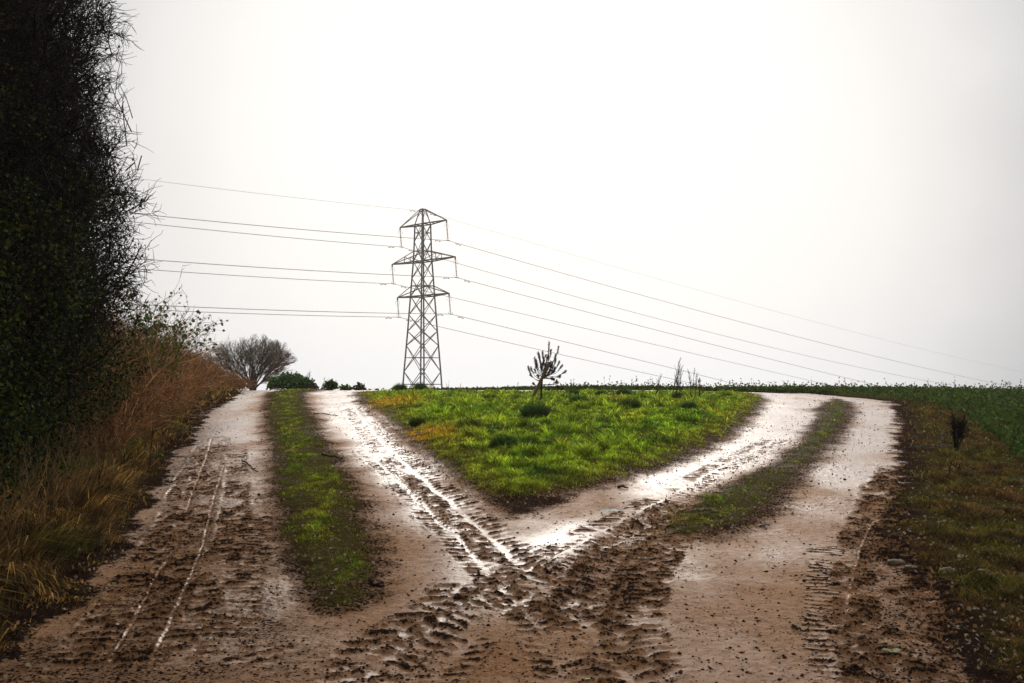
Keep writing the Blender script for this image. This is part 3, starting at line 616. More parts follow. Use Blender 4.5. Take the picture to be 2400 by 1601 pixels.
for kx, A in A_.items():
    r0 = .020 if kx == 'top' else .040
    tL = np.linspace(-215, 0, 60); tR = np.linspace(0, 300, 70)[1:]
    u = (obsL[kx][0] - CX) / F; t_ = (u * A[1] - A[0]) / (ld[0] - u * ld[1]); z_ = EYE + (HOR - obsL[kx][1]) / F * (A[1] + ld[1] * t_)
    q2 = .00035; q1 = (z_ - A[2] - q2 * t_ * t_) / t_
    a1, a2 = fitspan(A, obsR[kx], 1)
    zL = A[2] + q1 * tL + q2 * tL ** 2; zR = A[2] + a1 * tR + a2 * tR ** 2
    t = np.concatenate([tL, tR]); z = np.concatenate([zL, zR])
    P = np.stack([A[0] + ld[0] * t, A[1] + ld[1] * t, z], 1)
    root = thing('power_cable', tuple(A), names[kx] + ', sagging away both ways', 'cable', 'overhead cables carried by the pylon')
    V, T = poly_tube(P - A, r0, 5); mesh('conductor', V, T, M_WIRE, root)
    for td in (-2.0, 2.0):
        zz = (q1 * td + q2 * td * td) if td < 0 else (a1 * td + a2 * td * td)
        c = np.array([ld[0] * td, ld[1] * td, zz]); w3 = np.array([ld[0], ld[1], q1 if td < 0 else a1])
        pr = [poly_tube([c, c - [0, 0, .16]], .04, 5), poly_tube([c - w3 * .38 - [0, 0, .16], c + w3 * .38 - [0, 0, .16]], .022, 5),
              poly_tube([c - w3 * .52 - [0, 0, .18], c - w3 * .26 - [0, 0, .17]], .07, 6), poly_tube([c + w3 * .26 - [0, 0, .17], c + w3 * .52 - [0, 0, .18]], .07, 6)]
        V, T, _ = join(pr); mesh('vibration_damper', V, T, M_STEEL, root)
# ------------------------------------------------------------------ woody plants
def edge_x(y): return float(np.interp(y, EDGE_L[::-1, 1], EDGE_L[::-1, 0]))
ex = np.vectorize(edge_x)
def seglist_mesh(segs, col, k=3):
    parts = []
    for (sg, c) in zip(segs, col):
        V, T = tubes(*sg, k); m = len(sg[0])
        cc = np.asarray(c)[None] * (.35 + 1.3 * rng.random((m, 1)) ** 1.4); parts.append((V, T, np.repeat(cc, 2 * k, 0)))
    return join(parts)
# tall hedge
H0 = (ex(8.5) - 1.7, 8.5); hg = thing('tall_hedge', (H0[0], H0[1], gz(*H0)), 'tall dark tangled hedge of bare twigs and ivy filling the left edge', 'hedge')
og = np.array([H0[0], H0[1], gz(*H0)])
def hedge_inside(P, m=0.):
    y = P[:, 1]; zz = P[:, 2] - base_z(P[:, 0], y)
    face = np.interp(y, [4, 7, 9, 11, 12.6], [-2.9, -3.72, -4.05, -4.45, -4.9]) - .55 * pnoise(y * .9, zz * .8, 400) - .30 * pnoise(y * 2.4, zz * 2.4, 401) - .10 * np.clip(zz - 2.2, 0, 9)**1.0 * .55 + .12 * np.clip(1.6 - zz, 0, 2) - .15 + .38 * np.exp(-((zz - 1.9) / 1.0) ** 2)
    return (P[:, 0] < face + m) & (y < 12.9 + .3 * pnoise(P[:, 0] * 2, zz * 2, 402) + m)
ns = 150; sy = 3.5 + 9.0 * rng.random(ns); sx = np.interp(sy, [4, 7, 9, 11, 12.6], [-2.9, -3.72, -4.05, -4.45, -4.9]) - .45 - 1.9 * rng.random(ns)
P = np.stack([sx, sy, hz(sx, sy)], 1)
s0, n0, d0 = grow(P, np.stack([rng.normal(.05, .12, ns), rng.normal(0, .15, ns), np.ones(ns)], 1), 5.2 + 1.8 * rng.random(ns), .012 + .018 * rng.random(ns), 9, .12, .12)
P, D, ix, tt = spawn(n0, d0, 13, .75, .08); s1_, n1, d1 = grow(P, D, (1.5 - .8 * tt) * (.6 + .8 * rng.random(len(P))), .012 - .005 * tt, 6, .16, .10)
P, D, ix, tt = spawn(n1, d1, 9, .8, .1); k1 = hedge_inside(P, .05); P, D, tt = P[k1], D[k1], tt[k1]
s2_, n2, d2 = grow(P, D, .6 * (.5 + rng.random(len(P))), np.full(len(P), .0048), 5, .30, .05)
P, D, ix, tt = spawn(n2, d2, 10, .8, .1); k2 = hedge_inside(P, .16); P, D = P[k2], D[k2]
s3_, n3, d3 = grow(P, D, .22 * (.4 + rng.random(len(P))), np.full(len(P), .0042), 3, .3, .03)
print('hedge', len(s1_[0]), len(s2_[0]), len(s3_[0]))
def off(sg): return [sg[0] - og, sg[1] - og, sg[2], sg[3]]
def clip_in(sg, m):
    k = hedge_inside(sg[1], m); return [a[k] for a in sg]
V, T, C = seglist_mesh([off(clip_in(s0, -.45))], [(.04, .032, .024)], 5); mesh('stems', V, T, M_TWIG, hg, C)
V, T, C = seglist_mesh([off(clip_in(s1_, .12)), off(clip_in(s2_, .22)), off(s3_)], [(.018, .014, .011), (.022, .017, .012), (.026, .019, .013)], 3); mesh('twigs', V, T, M_TWIG, hg, C)
nl = 380000; y = 3.5 + 9.4 * rng.random(nl); zz = 5.6 * rng.random(nl) ** 1.25
fx = np.interp(y, [4, 7, 9, 11, 12.6], [-2.9, -3.72, -4.05, -4.45, -4.9]); xx = fx - .05 - 2.2 * rng.random(nl) ** 1.3
xx = xx + .45; P = np.stack([xx, y, base_z(xx, y) + .1 + zz], 1); kk = hedge_inside(P, -.05) & (rng.random(nl) < .25 + .9 * sstep(-.1, .4, fbm(y * .9, zz * .9, 3, 410)) * sstep(5.6, 3.4, zz) * (1 - .75 * sstep(3.0, 4.6, zz) * sstep(-.5, -.1, xx - fx))); P = P[kk]; m = len(P)
c = mixc((.010, .018, .005), (.11, .15, .025), rng.random(m) ** 3); c = mixc(c, (.12, .08, .02), (rng.random(m) < .08) * .9)
V, T, C = leaves(P - og, .022 + .022 * rng.random(m), c, -.2); mesh('ivy_leaves', V, T, M_IVY, hg, C)
# bramble thicket along the left bank: one tangled thing
def bram_h(y): return np.interp(y, [11.5, 13, 14.5, 16, 18, 22, 25, 28, 31], [1.3, 1.55, 1.35, 1.30, 1.15, .95, .62, .42, .2])
BR = (ex(18) - 1.3, 18.0); bo = np.array([BR[0], BR[1], gz(*BR)])
br = thing('bramble_thicket', tuple(bo), 'reddish brown tangled bramble and dead stem thicket on the bank past the tall hedge', 'brambles')
ns = 3600; y = 11.3 + 18.5 * rng.random(ns) ** .9; x = ex(y) - .55 - 2.6 * rng.random(ns) ** 1.2 - .25 * sstep(20, 28, y); z = hz(x, y)
h = bram_h(y) * (.55 + .6 * rng.random(ns)) * (.55 + .45 * sstep(.4, 1.3, ex(y) - x)) * (1 + .45 * pnoise(y * 1.3, x, 420) + .35 * pnoise(y * 3.5, x * 3, 421))
a = rng.random(ns) * 6.28
b0, bn, bd = grow(np.stack([x, y, z], 1), np.stack([np.cos(a) * .5, np.sin(a) * .5, np.ones(ns)], 1), h * 1.25, np.where(rng.random(ns) < .15, .009, .005), 6, .16, -.06)
P, D, ix, tt = spawn(bn, bd, 9, .7, .15); b1, bn1, bd1 = grow(P, D, .34 * h[ix] * (.5 + rng.random(len(P))), np.full(len(P), .0042), 3, .22, -.02)
P, D, ix, tt = spawn(bn1, bd1, 3, .7, .3); b2, _, _ = grow(P, D, .14 * (.4 + rng.random(len(P))), np.full(len(P), .0038), 2, .2, 0)
og = bo
V, T, C = seglist_mesh([off(b0), off(b1), off(b2)], [(.62, .36, .15), (.50, .26, .10), (.32, .16, .07)]); mesh('stems', V, T, M_TWIG, br, C)
m = 9000; i = rng.integers(0, len(b1[1]), m); c = mixc((.05, .07, .015), (.16, .085, .03), (rng.random(m) < .6) * 1.) * (.6 + .8 * rng.random((m, 1)))
V, T, C = leaves(b1[1][i] - bo, .03 + .02 * rng.random(m), c, -.3); mesh('leaves', V, T, M_LEAF, br, C)
# leafy shrub poking out of the brambles next to the hedge
lx, ly = -5.5, 14.2; lo = np.array([lx, ly, gz(lx, ly)]); lf = thing('leafy_shrub', tuple(lo), 'green leafy shrub arching out of the brambles against the sky', 'shrub')
ns = 26; a = rng.random(ns) * 6.28; P = lo + np.stack([rng.normal(0, .2, ns), rng.normal(0, .3, ns), np.zeros(ns)], 1)
l0, ln, ldd = grow(P, np.stack([np.cos(a) * .25 + .10, np.sin(a) * .3, np.ones(ns)], 1), 1.65 + .5 * rng.random(ns), np.full(ns, .008), 8, .09, -.05)
P, D, ix, tt = spawn(ln, ldd, 12, .7, .45); l1, ln1, _d = grow(P, D, .28 * (.4 + rng.random(len(P))), np.full(len(P), .003), 3, .15, 0)
e0, en, ed = grow(np.array([[lx + .30, ly, lo[2] + 1.55]] * 3), np.array([[1, .1, .55], [1, 0, .35], [.8, -.2, .75]]), np.array([.6, .4, .45]), np.full(3, .006), 9, .04, -.16)
P, D, ix, tt = spawn(en, ed, 9, .5, .1); e1, en1, _d = grow(P, D, .10 * (.4 + rng.random(len(P))), np.full(len(P), .0025), 2, .15, 0)
og = lo; V, T, C = seglist_mesh([off(l0), off(l1), off(e0), off(e1)], [(.10, .06, .03)] * 4); mesh('stems', V, T, M_TWIG, lf, C)
Q = np.concatenate([ln1[:, 1:].reshape(-1, 3), en1[:, 1:].reshape(-1, 3)]); m = len(Q); Q = Q + rng.normal(0, .015, Q.shape)
c = mixc((.06, .11, .02), (.16, .20, .03), rng.random(m)); V, T, C = leaves(Q - lo, .045 + .03 * rng.random(m), c, -.3); mesh('leaves', V, T, M_LEAF, lf, C)
# windswept bare tree
tx, tyy = at_depth = ((592 - CX) / F * 38, 38.0); to = np.array([tx, tyy, gz(tx, tyy) - .1]); tr = thing('bare_tree', tuple(to), 'windswept leafless tree with a domed crown beside the top of the left track', 'tree')
r2 = np.random.default_rng(5)
n = 17; dx = np.linspace(-1.5, 1.7, n); P = np.repeat(to[None], n, 0) + np.stack([r2.normal(0, .10, n), r2.normal(0, .12, n), .35 + .3 * r2.random(n)], 1)
V, T = poly_tube([[0, 0, -.3], [.02, 0, .35], [.05, 0, .8], [0, .03, 1.25]], [.17, .14, .11, .06], 8); mesh('trunk', V, T, M_TWIG, tr, np.array([.085, .07, .055]))
fi = np.arctan2(dx, 1.0); L0 = 1.12 / np.sqrt((np.sin(fi) / 2.3) ** 2 + (np.cos(fi) / 1.9) ** 2) * .72
t0_, tn, td = grow(P, np.stack([dx, r2.normal(0, .5, n), np.ones(n)], 1), L0, np.full(n, .034), 7, .10, .03, .3, r2)
P, D, ix, tt = spawn(tn, td, 13, .55, .12, r2); t1_, tn1, td1 = grow(P, D, (1.05 - .35 * tt) * (.7 + .5 * r2.random(len(P))), np.full(len(P), .011), 6, .15, .08, .4, r2)
P, D, ix, tt = spawn(tn1, td1, 7, .55, .1, r2); t2_, tn2, td2 = grow(P, D, .48 * (.6 + .7 * r2.random(len(P))), np.full(len(P), .0058), 4, .17, .06, .5, r2)
P, D, ix, tt = spawn(tn2, td2, 4, .5, .15, r2); t3_, _, _ = grow(P, D, .22 * (.6 + .7 * r2.random(len(P))), np.full(len(P), .0042), 2, .15, .06, .6, r2)
def dome(sg):
    q = sg[1] - to; k = ((q[:, 0] + .05) / (2.2 + .3 * pnoise(q[:, 2] * 3, q[:, 0] * 3, 77))) ** 2 + (q[:, 2] / (2.42 + .2 * pnoise(q[:, 0] * 4, q[:, 1] * 3, 78))) ** 2 < 1; return [a_[k] for a_ in sg]
t1_, t2_, t3_ = dome(t1_), dome(t2_), dome(t3_)
og = to; V, T, C = seglist_mesh([off(t0_)], [(.16, .13, .10)], 5); mesh('limbs', V, T, M_TWIG, tr, C)
V, T, C = seglist_mesh([off(t1_), off(t2_), off(t3_)], [(.20, .16, .12), (.22, .175, .13), (.24, .19, .14)]); mesh('crown', V, T, M_TWIG, tr, C)
# evergreen bushes on the crest
def bush(px, w, h, Y, label, seed, cnt, group=None, name='green_bush', colr=((.03, .08, .018), (.13, .22, .035))):
    r = np.random.default_rng(seed); x = (px - CX) / F * Y; o = np.array([x, Y, gz(x, Y)]); t = thing(name, tuple(o), label, 'bush', group)
    n = cnt; a = r.random(n) * 6.28; rr = r.random(n) ** .5; q = np.stack([np.cos(a) * rr * w / 2, np.sin(a) * rr * w * .35, h * np.sqrt(np.clip(1 - rr ** 2 * .85, 0, 1)) * r.random(n) ** .45], 1)
    q[:, 2] *= 1 + .35 * pnoise(q[:, 0] * 5 + seed, q[:, 1] * 5, seed); q += r.normal(0, .02, q.shape)
    c = mixc(colr[0], colr[1], r.random(n) ** 1.5); V, T, C = leaves(q, .055 + .05 * r.random(n), c, .2, r, .4); mesh('leaves', V, T, M_LEAF, t, C)
    m = 24; a = r.random(m) * 6.28; s_, _, _ = grow(np.zeros((m, 3)) + r.normal(0, w * .1, (m, 3)) * [1, 1, 0], np.stack([np.cos(a) * w, np.sin(a) * .4, np.full(m, h)], 1), np.full(m, h * .95), np.full(m, .012), 4, .1, .05, .4, r)
    V, T, C = seglist_mesh([s_], [(.08, .055, .03)]); mesh('stems', V, T, M_TWIG, t, C); return t
bush(682, 1.45, .50, 31, 'wide dark green bush at the top of the strip below the bare tree', 21, 2600)
bush(775, .42, .28, 31, 'small round green bush on the crest right of the wide one', 22, 500)
bush(812, .40, .15, 31, 'low green weed clump on the crest just right of the small round bush', 23, 200)
bush(843, .36, .19, 31, 'low ragged weed clump on the crest left of the triangle', 24, 200, None, 'green_bush', ((.05, .06, .015), (.12, .12, .03)))
bush(728, .45, .16, 30.5, 'low brown and green scrub at the right foot of the wide bush', 25, 260, None, 'scrub', ((.05, .04, .02), (.10, .08, .03)))
def twiggy(px, py, top, lean, Y, label, seed, group, n1=5, thick=.006, name='dead_weed_stalk', colr=(.11, .085, .06), cat='weed stalk', br_=9):
    r = np.random.default_rng(seed); x = (px - CX) / F * Y; z0 = gz(x, Y); o = np.array([x, Y, z0]); t = thing(name, tuple(o), label, cat, group)
    H = EYE + (HOR - top) / F * Y - z0; W_ = lean / F * Y
    s0, nn_, dd_ = grow(np.zeros((n1, 3)) + r.normal(0, .012, (n1, 3)) * [1, 1, 0], np.stack([W_ / H + r.normal(0, .06, n1), r.normal(0, .06, n1), np.ones(n1)], 1), H * np.concatenate([[1.0], .55 + .4 * r.random(n1 - 1)]), np.full(n1, thick), 7, .04, .02, .35, r)
    P, D, ix, tt = spawn(nn_, dd_, br_, .35, .35, r); s1, nn1, dd1 = grow(P, D, H * .16 * (.5 + r.random(len(P))), np.full(len(P), thick * .6), 3, .08, .12, .5, r)
    V, T, C = seglist_mesh([s0], [colr]); mesh('stems', V, T, M_TWIG, t, C)
    V, T, C = seglist_mesh([s1], [colr]); mesh('twigs', V, T, M_TWIG, t, C); return t
twiggy(706, 910, 868, 30, 31, 'bare twiggy sapling leaning right behind the wide green bush', 31, None, 4, .009, 'bare_sapling', (.10, .08, .06), 'sapling', 12)
twiggy(752, 912, 884, 16, 31, 'tiny bare twiggy shrub between the two green bushes on the crest', 32, None, 4, .007, 'bare_shrub', (.10, .08, .06), 'shrub', 10)
gw = 'dead weed stalks standing in the grass right of the leaning stake'
for (px, top, ln_, lab, n1) in ((1535, 872, 10, 'faint thin dead stalk leftmost of the row of weed stalks', 2), (1573, 850, 14, 'dark leaning dead stalk at the left of the tallest clump', 3),
        (1581, 846, 12, 'tallest dead weed stalk, forked at its top', 4), (1594, 878, 6, 'short branching dead stalk right of the tallest one', 2), (1617, 862, 10, 'thick double dead stalk standing between gaps', 3),
        (1630, 882, 3, 'thin straight dead stalk just right of the thick double one', 2), (1638, 886, -1, 'short stalk with a leafy dark base, rightmost of the row', 3)):
    twiggy(px, 940, top, ln_, 22.5, lab, int(px), gw, n1, .0085)
twiggy(1270 + 17, 950, 905, 2, 21, 'low thin weed stem in the grass just right of the pine sapling', 77, None, 3, .004, 'weed_stem', (.08, .06, .03), 'weed', 5)
twiggy(945, 935, 902, 3, 25, 'thin dry stem on the grass skyline in front of the pylon left leg', 78, None, 2, .004, 'weed_stem', (.10, .09, .05), 'weed', 3)
twiggy(1052, 935, 893, -4, 25, 'pale feathery grass stem on the skyline right of the pylon', 79, None, 3, .005, 'weed_stem', (.16, .13, .08), 'weed', 3)
twiggy(1075, 935, 896, 8, 25, 'thin curved stem on the skyline, right of the feathery one', 80, None, 2, .004, 'weed_stem', (.10, .09, .05), 'weed', 3)
# grass tussocks in the triangle
def tussock(px, py, w, label, seed, dark=True, hs=1.0):
    r = np.random.default_rng(seed); x, y = at(px, py); o = np.array([x, y, gz(x, y) - .01]); R_ = w / F * y / 2
    n = int(700 + 900 * R_ / .3); a = r.random(n) * 6.28; q = r.random(n) ** .6 * R_ * .62
    h = R_ * 1.0 * hs * (.45 + .6 * r.random(n)) * (1.15 - .5 * q / (R_ * .62)); c = mixc((.025, .07, .02), (.10, .18, .04), r.random(n)) if dark else mixc((.05, .10, .015), (.14, .18, .02), r.random(n))
    c = mixc(c, (.16, .14, .05), (r.random(n) < .12) * .9)
    V, T, C = blades(np.cos(a) * q, np.sin(a) * q, np.zeros(n), h, np.full(n, .010), .15 + (.9 * r.random(n)) * (.3 + q / R_), c, r, None, a)
    ob = mesh('grass_tussock', V, T, M_GRASS, None, C); ob.location = o; return tag(ob, label, 'tussock', 'grass tussocks in the green triangle')
for i, a in enumerate([(1255, 996, 92, 'largest domed dark tussock, in front of the leaning stake'), (1180, 1070, 84, 'dark tussock nearest the camera in the left half of the triangle'),
      (1358, 958, 60, 'dark spiky tussock right of the largest one, halfway to the weed stalks'), (1342, 932, 40, 'small bluish tussock at the back, right of the pine sapling'), (1408, 932, 36, 'low tussock at the back between pine sapling and weed stalks'),
      (1462, 932, 44, 'grey green tussock at the back just left of the weed stalks'), (1592, 940, 40, 'round dark tussock at the foot of the tallest weed stalks'), (1150, 948, 40, 'small dark tussock at the back left of the stake'),
      (985, 912, 44, 'spiky tussock on the skyline right in front of the pylon'), (938, 912, 40, 'spiky tussock on the skyline at the pylon left foot'), (978, 1008, 50, 'coarse tussock near the left edge of the triangle'),
      (1478, 972, 60, 'wide flattened tussock in the middle of the grass'), (1615, 975, 50, 'low dark tussock below the rightmost weed stalks'), (1395, 1035, 40, 'dark leafy tuft near the centre of the triangle')]):
    tussock(*a, 500 + i, i not in (11, 10))
# ------------------------------------------------------------------ pine sapling and its leaning stake
SY = 21.0
def sp(cx_, cy_, dy=0.): return np.array([(1180 + cx_ * .12755 - CX) / F * (SY + dy), SY + dy, EYE + (HOR - (780 + cy_ * .12755)) / F * (SY + dy)])
tbase = sp(690, 1270); tbase[2] = gz(tbase[0], tbase[1]) - .03; po = tbase.copy()
pine = thing('pine_sapling', tuple(po), 'young dark brown wind burnt pine sapling standing behind the leaning stake', 'sapling')
tk = np.array([tbase, sp(695, 1050), sp(712, 830), sp(750, 680), sp(790, 520), sp(840, 300)]); V, T = poly_tube(tk - po, [.028, .024, .021, .016, .011, .007], 6); mesh('trunk', V, T, M_TWIG, pine, np.array([.06, .04, .025]))
tips = [(840, 200, 700), (1010, 280, 640), (870, 340, 600), (640, 380, 700), (720, 370, 640), (660, 430, 720), (575, 480, 820), (460, 650, 900), (510, 660, 860), (500, 770, 880), (640, 810, 850), (960, 500, 760), (1020, 550, 780), (1070, 620, 800),
        (1130, 720, 820), (1030, 805, 840), (1000, 925, 960), (965, 900, 960), (900, 860, 830), (720, 590, 740), (620, 600, 760), (900, 650, 780), (850, 700, 800), (580, 700, 790), (560, 945, 960), (600, 520, 740), (930, 700, 790), (700, 660, 790), (820, 640, 770), (880, 840, 820),
        (770, 600, 760), (740, 540, 700), (690, 640, 760), (760, 690, 790), (800, 700, 800), (860, 560, 740), (680, 560, 720), (740, 470, 650), (900, 560, 760), (820, 760, 820), (1000, 1010, 980), (600, 620, 780), (780, 430, 560), (830, 450, 620), (960, 420, 660), (900, 730, 800), (940, 660, 790), (870, 610, 760)]
r = np.random.default_rng(9); bs = []; nd = []
for j, (cx_, cy_, yb) in enumerate(tips):
    dy = r.normal(0, .16) if j > 2 else 0; zb = np.interp(yb, [200, 560, 680, 830, 1050], [5, 4, 3, 2, 1]); i0 = int(min(zb, 4)); b0_ = tk[i0] * (1 - (zb - i0)) + tk[min(i0 + 1, 5)] * (zb - i0)
    e = sp(cx_, cy_, dy); t_ = np.linspace(0, 1, 9)[:, None]; mid = np.array([b0_[0] + (e[0] - b0_[0]) * .8, (b0_[1] + e[1]) / 2, b0_[2] + (e[2] - b0_[2]) * .22 - .02])
    C_ = b0_ * (1 - t_) ** 2 + mid * 2 * t_ * (1 - t_) + e * t_ ** 2; C_[1:-1] += r.normal(0, .004, (7, 3)); bs.append((C_ - po))
    m = 130; f = .68 + .32 * r.random(m) ** .7; ii = np.clip((f * 8).astype(int), 0, 7); p_ = C_[ii] + (C_[ii + 1] - C_[ii]) * r.random((m, 1)); d_ = nz(nz(C_[ii + 1] - C_[ii]) + r.normal(0, .30, (m, 3)) + [0, 0, .2])
    nd.append((p_ - po, p_ + d_ * (.05 + .02 * r.random((m, 1))) - po))
parts = [poly_tube(b, np.linspace(.008, .0025, 9), 4) for b in bs]; V, T, _ = join(parts); mesh('branches', V, T, M_TWIG, pine, np.array([.05, .035, .022]))
P0 = np.concatenate([a for a, b in nd]); P1 = np.concatenate([b for a, b in nd]); V, T = tubes(P0, P1, np.full(len(P0), .0024), np.full(len(P0), .0012)); c = np.repeat(mixc((.035, .024, .012), (.085, .05, .022), r.random(len(P0))), 6, 0); mesh('needles', V, T, M_TWIG, pine, c)
s0_ = sp(455, 1320, -.22); s0_[2] = gz(s0_[0], s0_[1]) - .08; s1q = sp(850, 545, -.12)
stk = mesh('wooden_stake', *poly_tube([[0, 0, 0], (s1q - s0_) * .5 + [.004, 0, .003], s1q - s0_, (s1q - s0_) * 1.006], [.034, .034, .033, .016], 10), M_WOOD); stk.location = s0_
tag(stk, 'round brown wooden stake leaning right in front of the pine sapling', 'stake')
# dark dead conifer and sticks at the right verge
r = np.random.default_rng(4); x0_, y0_ = at(2238, 1068); do = np.array([x0_, y0_, gz(x0_, y0_)]); dc = thing('dead_shrub', tuple(do), 'small black withered shrub standing on the right verge by the crop', 'shrub')
Hh = (1066 - 978) / F * y0_; n = 18; s_, nn_, dd_ = grow(np.zeros((n, 3)) + r.normal(0, .01, (n, 3)) * [1, 1, 0], np.stack([.16 + r.normal(0, .12, n), r.normal(0, .12, n), np.ones(n)], 1), Hh * (.6 + .45 * r.random(n)), np.full(n, .006), 6, .08, .05, .4, r)
P, D, ix, tt = spawn(nn_, dd_, 16, .4, .4, r); s1b, nn1, _d = grow(P, D, .09 * (.5 + r.random(len(P))), np.full(len(P), .003), 2, .1, .1, .5, r)
V, T, C = seglist_mesh([s_, s1b], [(.02, .015, .012)] * 2); mesh('stems', V, T, M_TWIG, dc, C)
Q = nn1.reshape(-1, 3); Q = Q[r.random(len(Q)) < .6] + r.normal(0, .012, (1, 3)); V, T, C = leaves(Q, .024, np.array([.015, .013, .008]), .5, r, .25); mesh('leaves', V, T, M_TWIG, dc, C)
def rod(pl, rad, label, name='stick', colr=(.05, .035, .025), group='sticks lying on the tracks', lift=.012):
    q = [at(*p) for p in pl]; P = np.array([[a, b, gz(a, b) + lift] for a, b in q]); o = P[0].copy(); t = np.linspace(0, len(P) - 1, 4 * (len(P) - 1) + 1)
    P = np.stack([np.interp(t, range(len(P)), P[:, j]) for j in range(3)], 1) + rng.normal(0, rad * .6, (len(t), 3)); V, T = poly_tube(P - o, np.linspace(rad, rad * .45, len(P)), 6)
    ob = mesh(name, V, T, M_TWIG, None, np.array(colr)); ob.location = o; return tag(ob, label, 'stick', group)
rod([(566, 1082), (585, 1092), (598, 1108), (606, 1109)], .010, 'thin curved dark twig lying on the shiny left wheel track')
rod([(734, 972), (760, 972), (792, 975)], .012, 'straight dark stick near the top of the right rut of the left track')
rod([(752, 1074), (775, 1076), (802, 1079)], .014, 'dark stick at the right edge of the left grass strip')
rod([(865, 1374), (884, 1375), (903, 1378)], .016, 'short fat dark stick on bare mud below the left grass strip')
rod([(1452, 1146), (1470, 1148)], .016, 'short dark stick at the brown edge of the triangle')
rod([(1857, 1473), (1870, 1479), (1886, 1484)], .009, 'pale snapped twig in the lower right mud')
rod([(1886, 1484), (1897, 1473)], .005, 'tiny side twig lying against the snapped twig')
rod([(2190, 1052), (2150, 1050), (2105, 1058)], .012, 'long thin stick pointing left from the heap by the black shrub', group='sticks heaped by the withered shrub')
for i in range(12):
    a = (2140 + rng.random() * 90, 1030 + rng.random() * 38); b = (a[0] + rng.normal(0, 30), a[1] + rng.normal(0, 6))
    rod([a, b], .008 + .005 * rng.random(), 'grey stick lying among the heap of sticks beside the withered black shrub', colr=(.09, .08, .075), group='sticks heaped by the withered shrub', lift=.02 + .03 * rng.random())
def stone(px, py, wpx, label, col=None, seed=0, flat=.5, group='stones lying in the mud', name='stone', mat=M_STONE):
    r = np.random.default_rng(seed); x, y = at(px, py); sz = wpx / F * y / 2
    import bmesh
    bm = bmesh.new(); bmesh.ops.create_icosphere(bm, subdivisions=3, radius=1)
    s1v, s2v = r.random() * 50, r.random() * 50
    for v in bm.verts:
        k = 1 + .28 * float(pnoise(np.array([v.co.x * 1.3 + s1v]), np.array([v.co.y * 1.3 + v.co.z + s2v]), seed)[0]) + .1 * float(pnoise(np.array([v.co.x * 4 + s1v]), np.array([v.co.y * 4 + v.co.z * 3]), seed + 1)[0])
        v.co = Vector((v.co.x * k, v.co.y * k * .75, v.co.z * k * flat)) * sz
    me = bpy.data.meshes.new(name); bm.to_mesh(me); bm.free(); me.materials.append(mat); me.polygons.foreach_set('use_smooth', [True] * len(me.polygons))
    ob = bpy.data.objects.new(name, me); COL.objects.link(ob); ob.location = (x, y, gz(x, y) + sz * flat * .5); ob.rotation_euler = (0, 0, r.random() * 3); return tag(ob, label, 'stone', group)
M_DSTONE = plain('dark_stone', (.03, .03, .032), .5, 0, 14, .4, .5); M_PSTONE = plain('pale_clay_lump', (.17, .12, .065), .7, 0, 14, .3, .5)
stone(1787, 1236, 16, 'dark stone at the right tip of the thin grass strip', None, 1, .5, mat=M_DSTONE)
stone(1980, 1124, 8, 'small black stone on the bright shiny part of the right track', None, 2, .6, mat=M_DSTONE)
stone(1934, 1343, 14, 'greenish dark flat stone in the right wheel track', None, 3, .35, mat=M_DSTONE)
stone(1874, 1127, 9, 'small black stone left of the shiny part of the right track', None, 4, .6, mat=M_DSTONE)
stone(1990, 1148, 7, 'tiny black stone just below the small black one', None, 5, .6, mat=M_DSTONE)
stone(1745, 985, 8, 'tiny dark stone high on the left wheel track of the right road', None, 6, .6, mat=M_DSTONE)
for i, (px, py, w, lb) in enumerate([(2100, 1321, 44, 'long pale clay lump at the left end of the row on the right verge'), (2135, 1332, 30, 'pale clay lump second from the left in the row on the verge'), (2222, 1346, 44, 'widest pale clay lump in the middle of the row on the verge'), (2303, 1355, 22, 'small pale clay lump at the right end of the row on the verge')]):
    stone(px, py, w, lb, None, 20 + i, .32, 'pale clay lumps on the right verge', 'clay_lump', M_PSTONE)
# fallen leaves
def leaf(px, py, w, label, col, seed, kind='maple', group='fallen leaves on the mud'):
    r = np.random.default_rng(seed); x, y = at(px, py); s = w / F * y / 2
    if kind == 'maple': rad = np.array([1, .55, .95, .5, .9, .45, .35, .3, .35, .45, .9, .5, .95, .55]); 
    else: rad = np.interp(np.arange(14), [0, 3, 7, 10, 14], [1, .5, .9, .5, 1])
    an = np.arange(14) * 2 * math.pi / 14; V = [(0, 0, .12)] + [(math.cos(a) * q, math.sin(a) * q, .25 * r.random() + .1 * math.cos(a * 2)) for a, q in zip(an, rad)]
    T = [(0, i + 1, (i + 1) % 14 + 1) for i in range(14)]; ob = mesh('fallen_leaf', np.array(V) * s, np.array(T), M_LEAF, None, np.array(col))
    ob.location = (x, y, gz(x, y) + .012); ob.rotation_euler = (.15 * r.normal() + .15, .15 * r.normal(), r.random() * 6); return tag(ob, label, 'leaf', group)
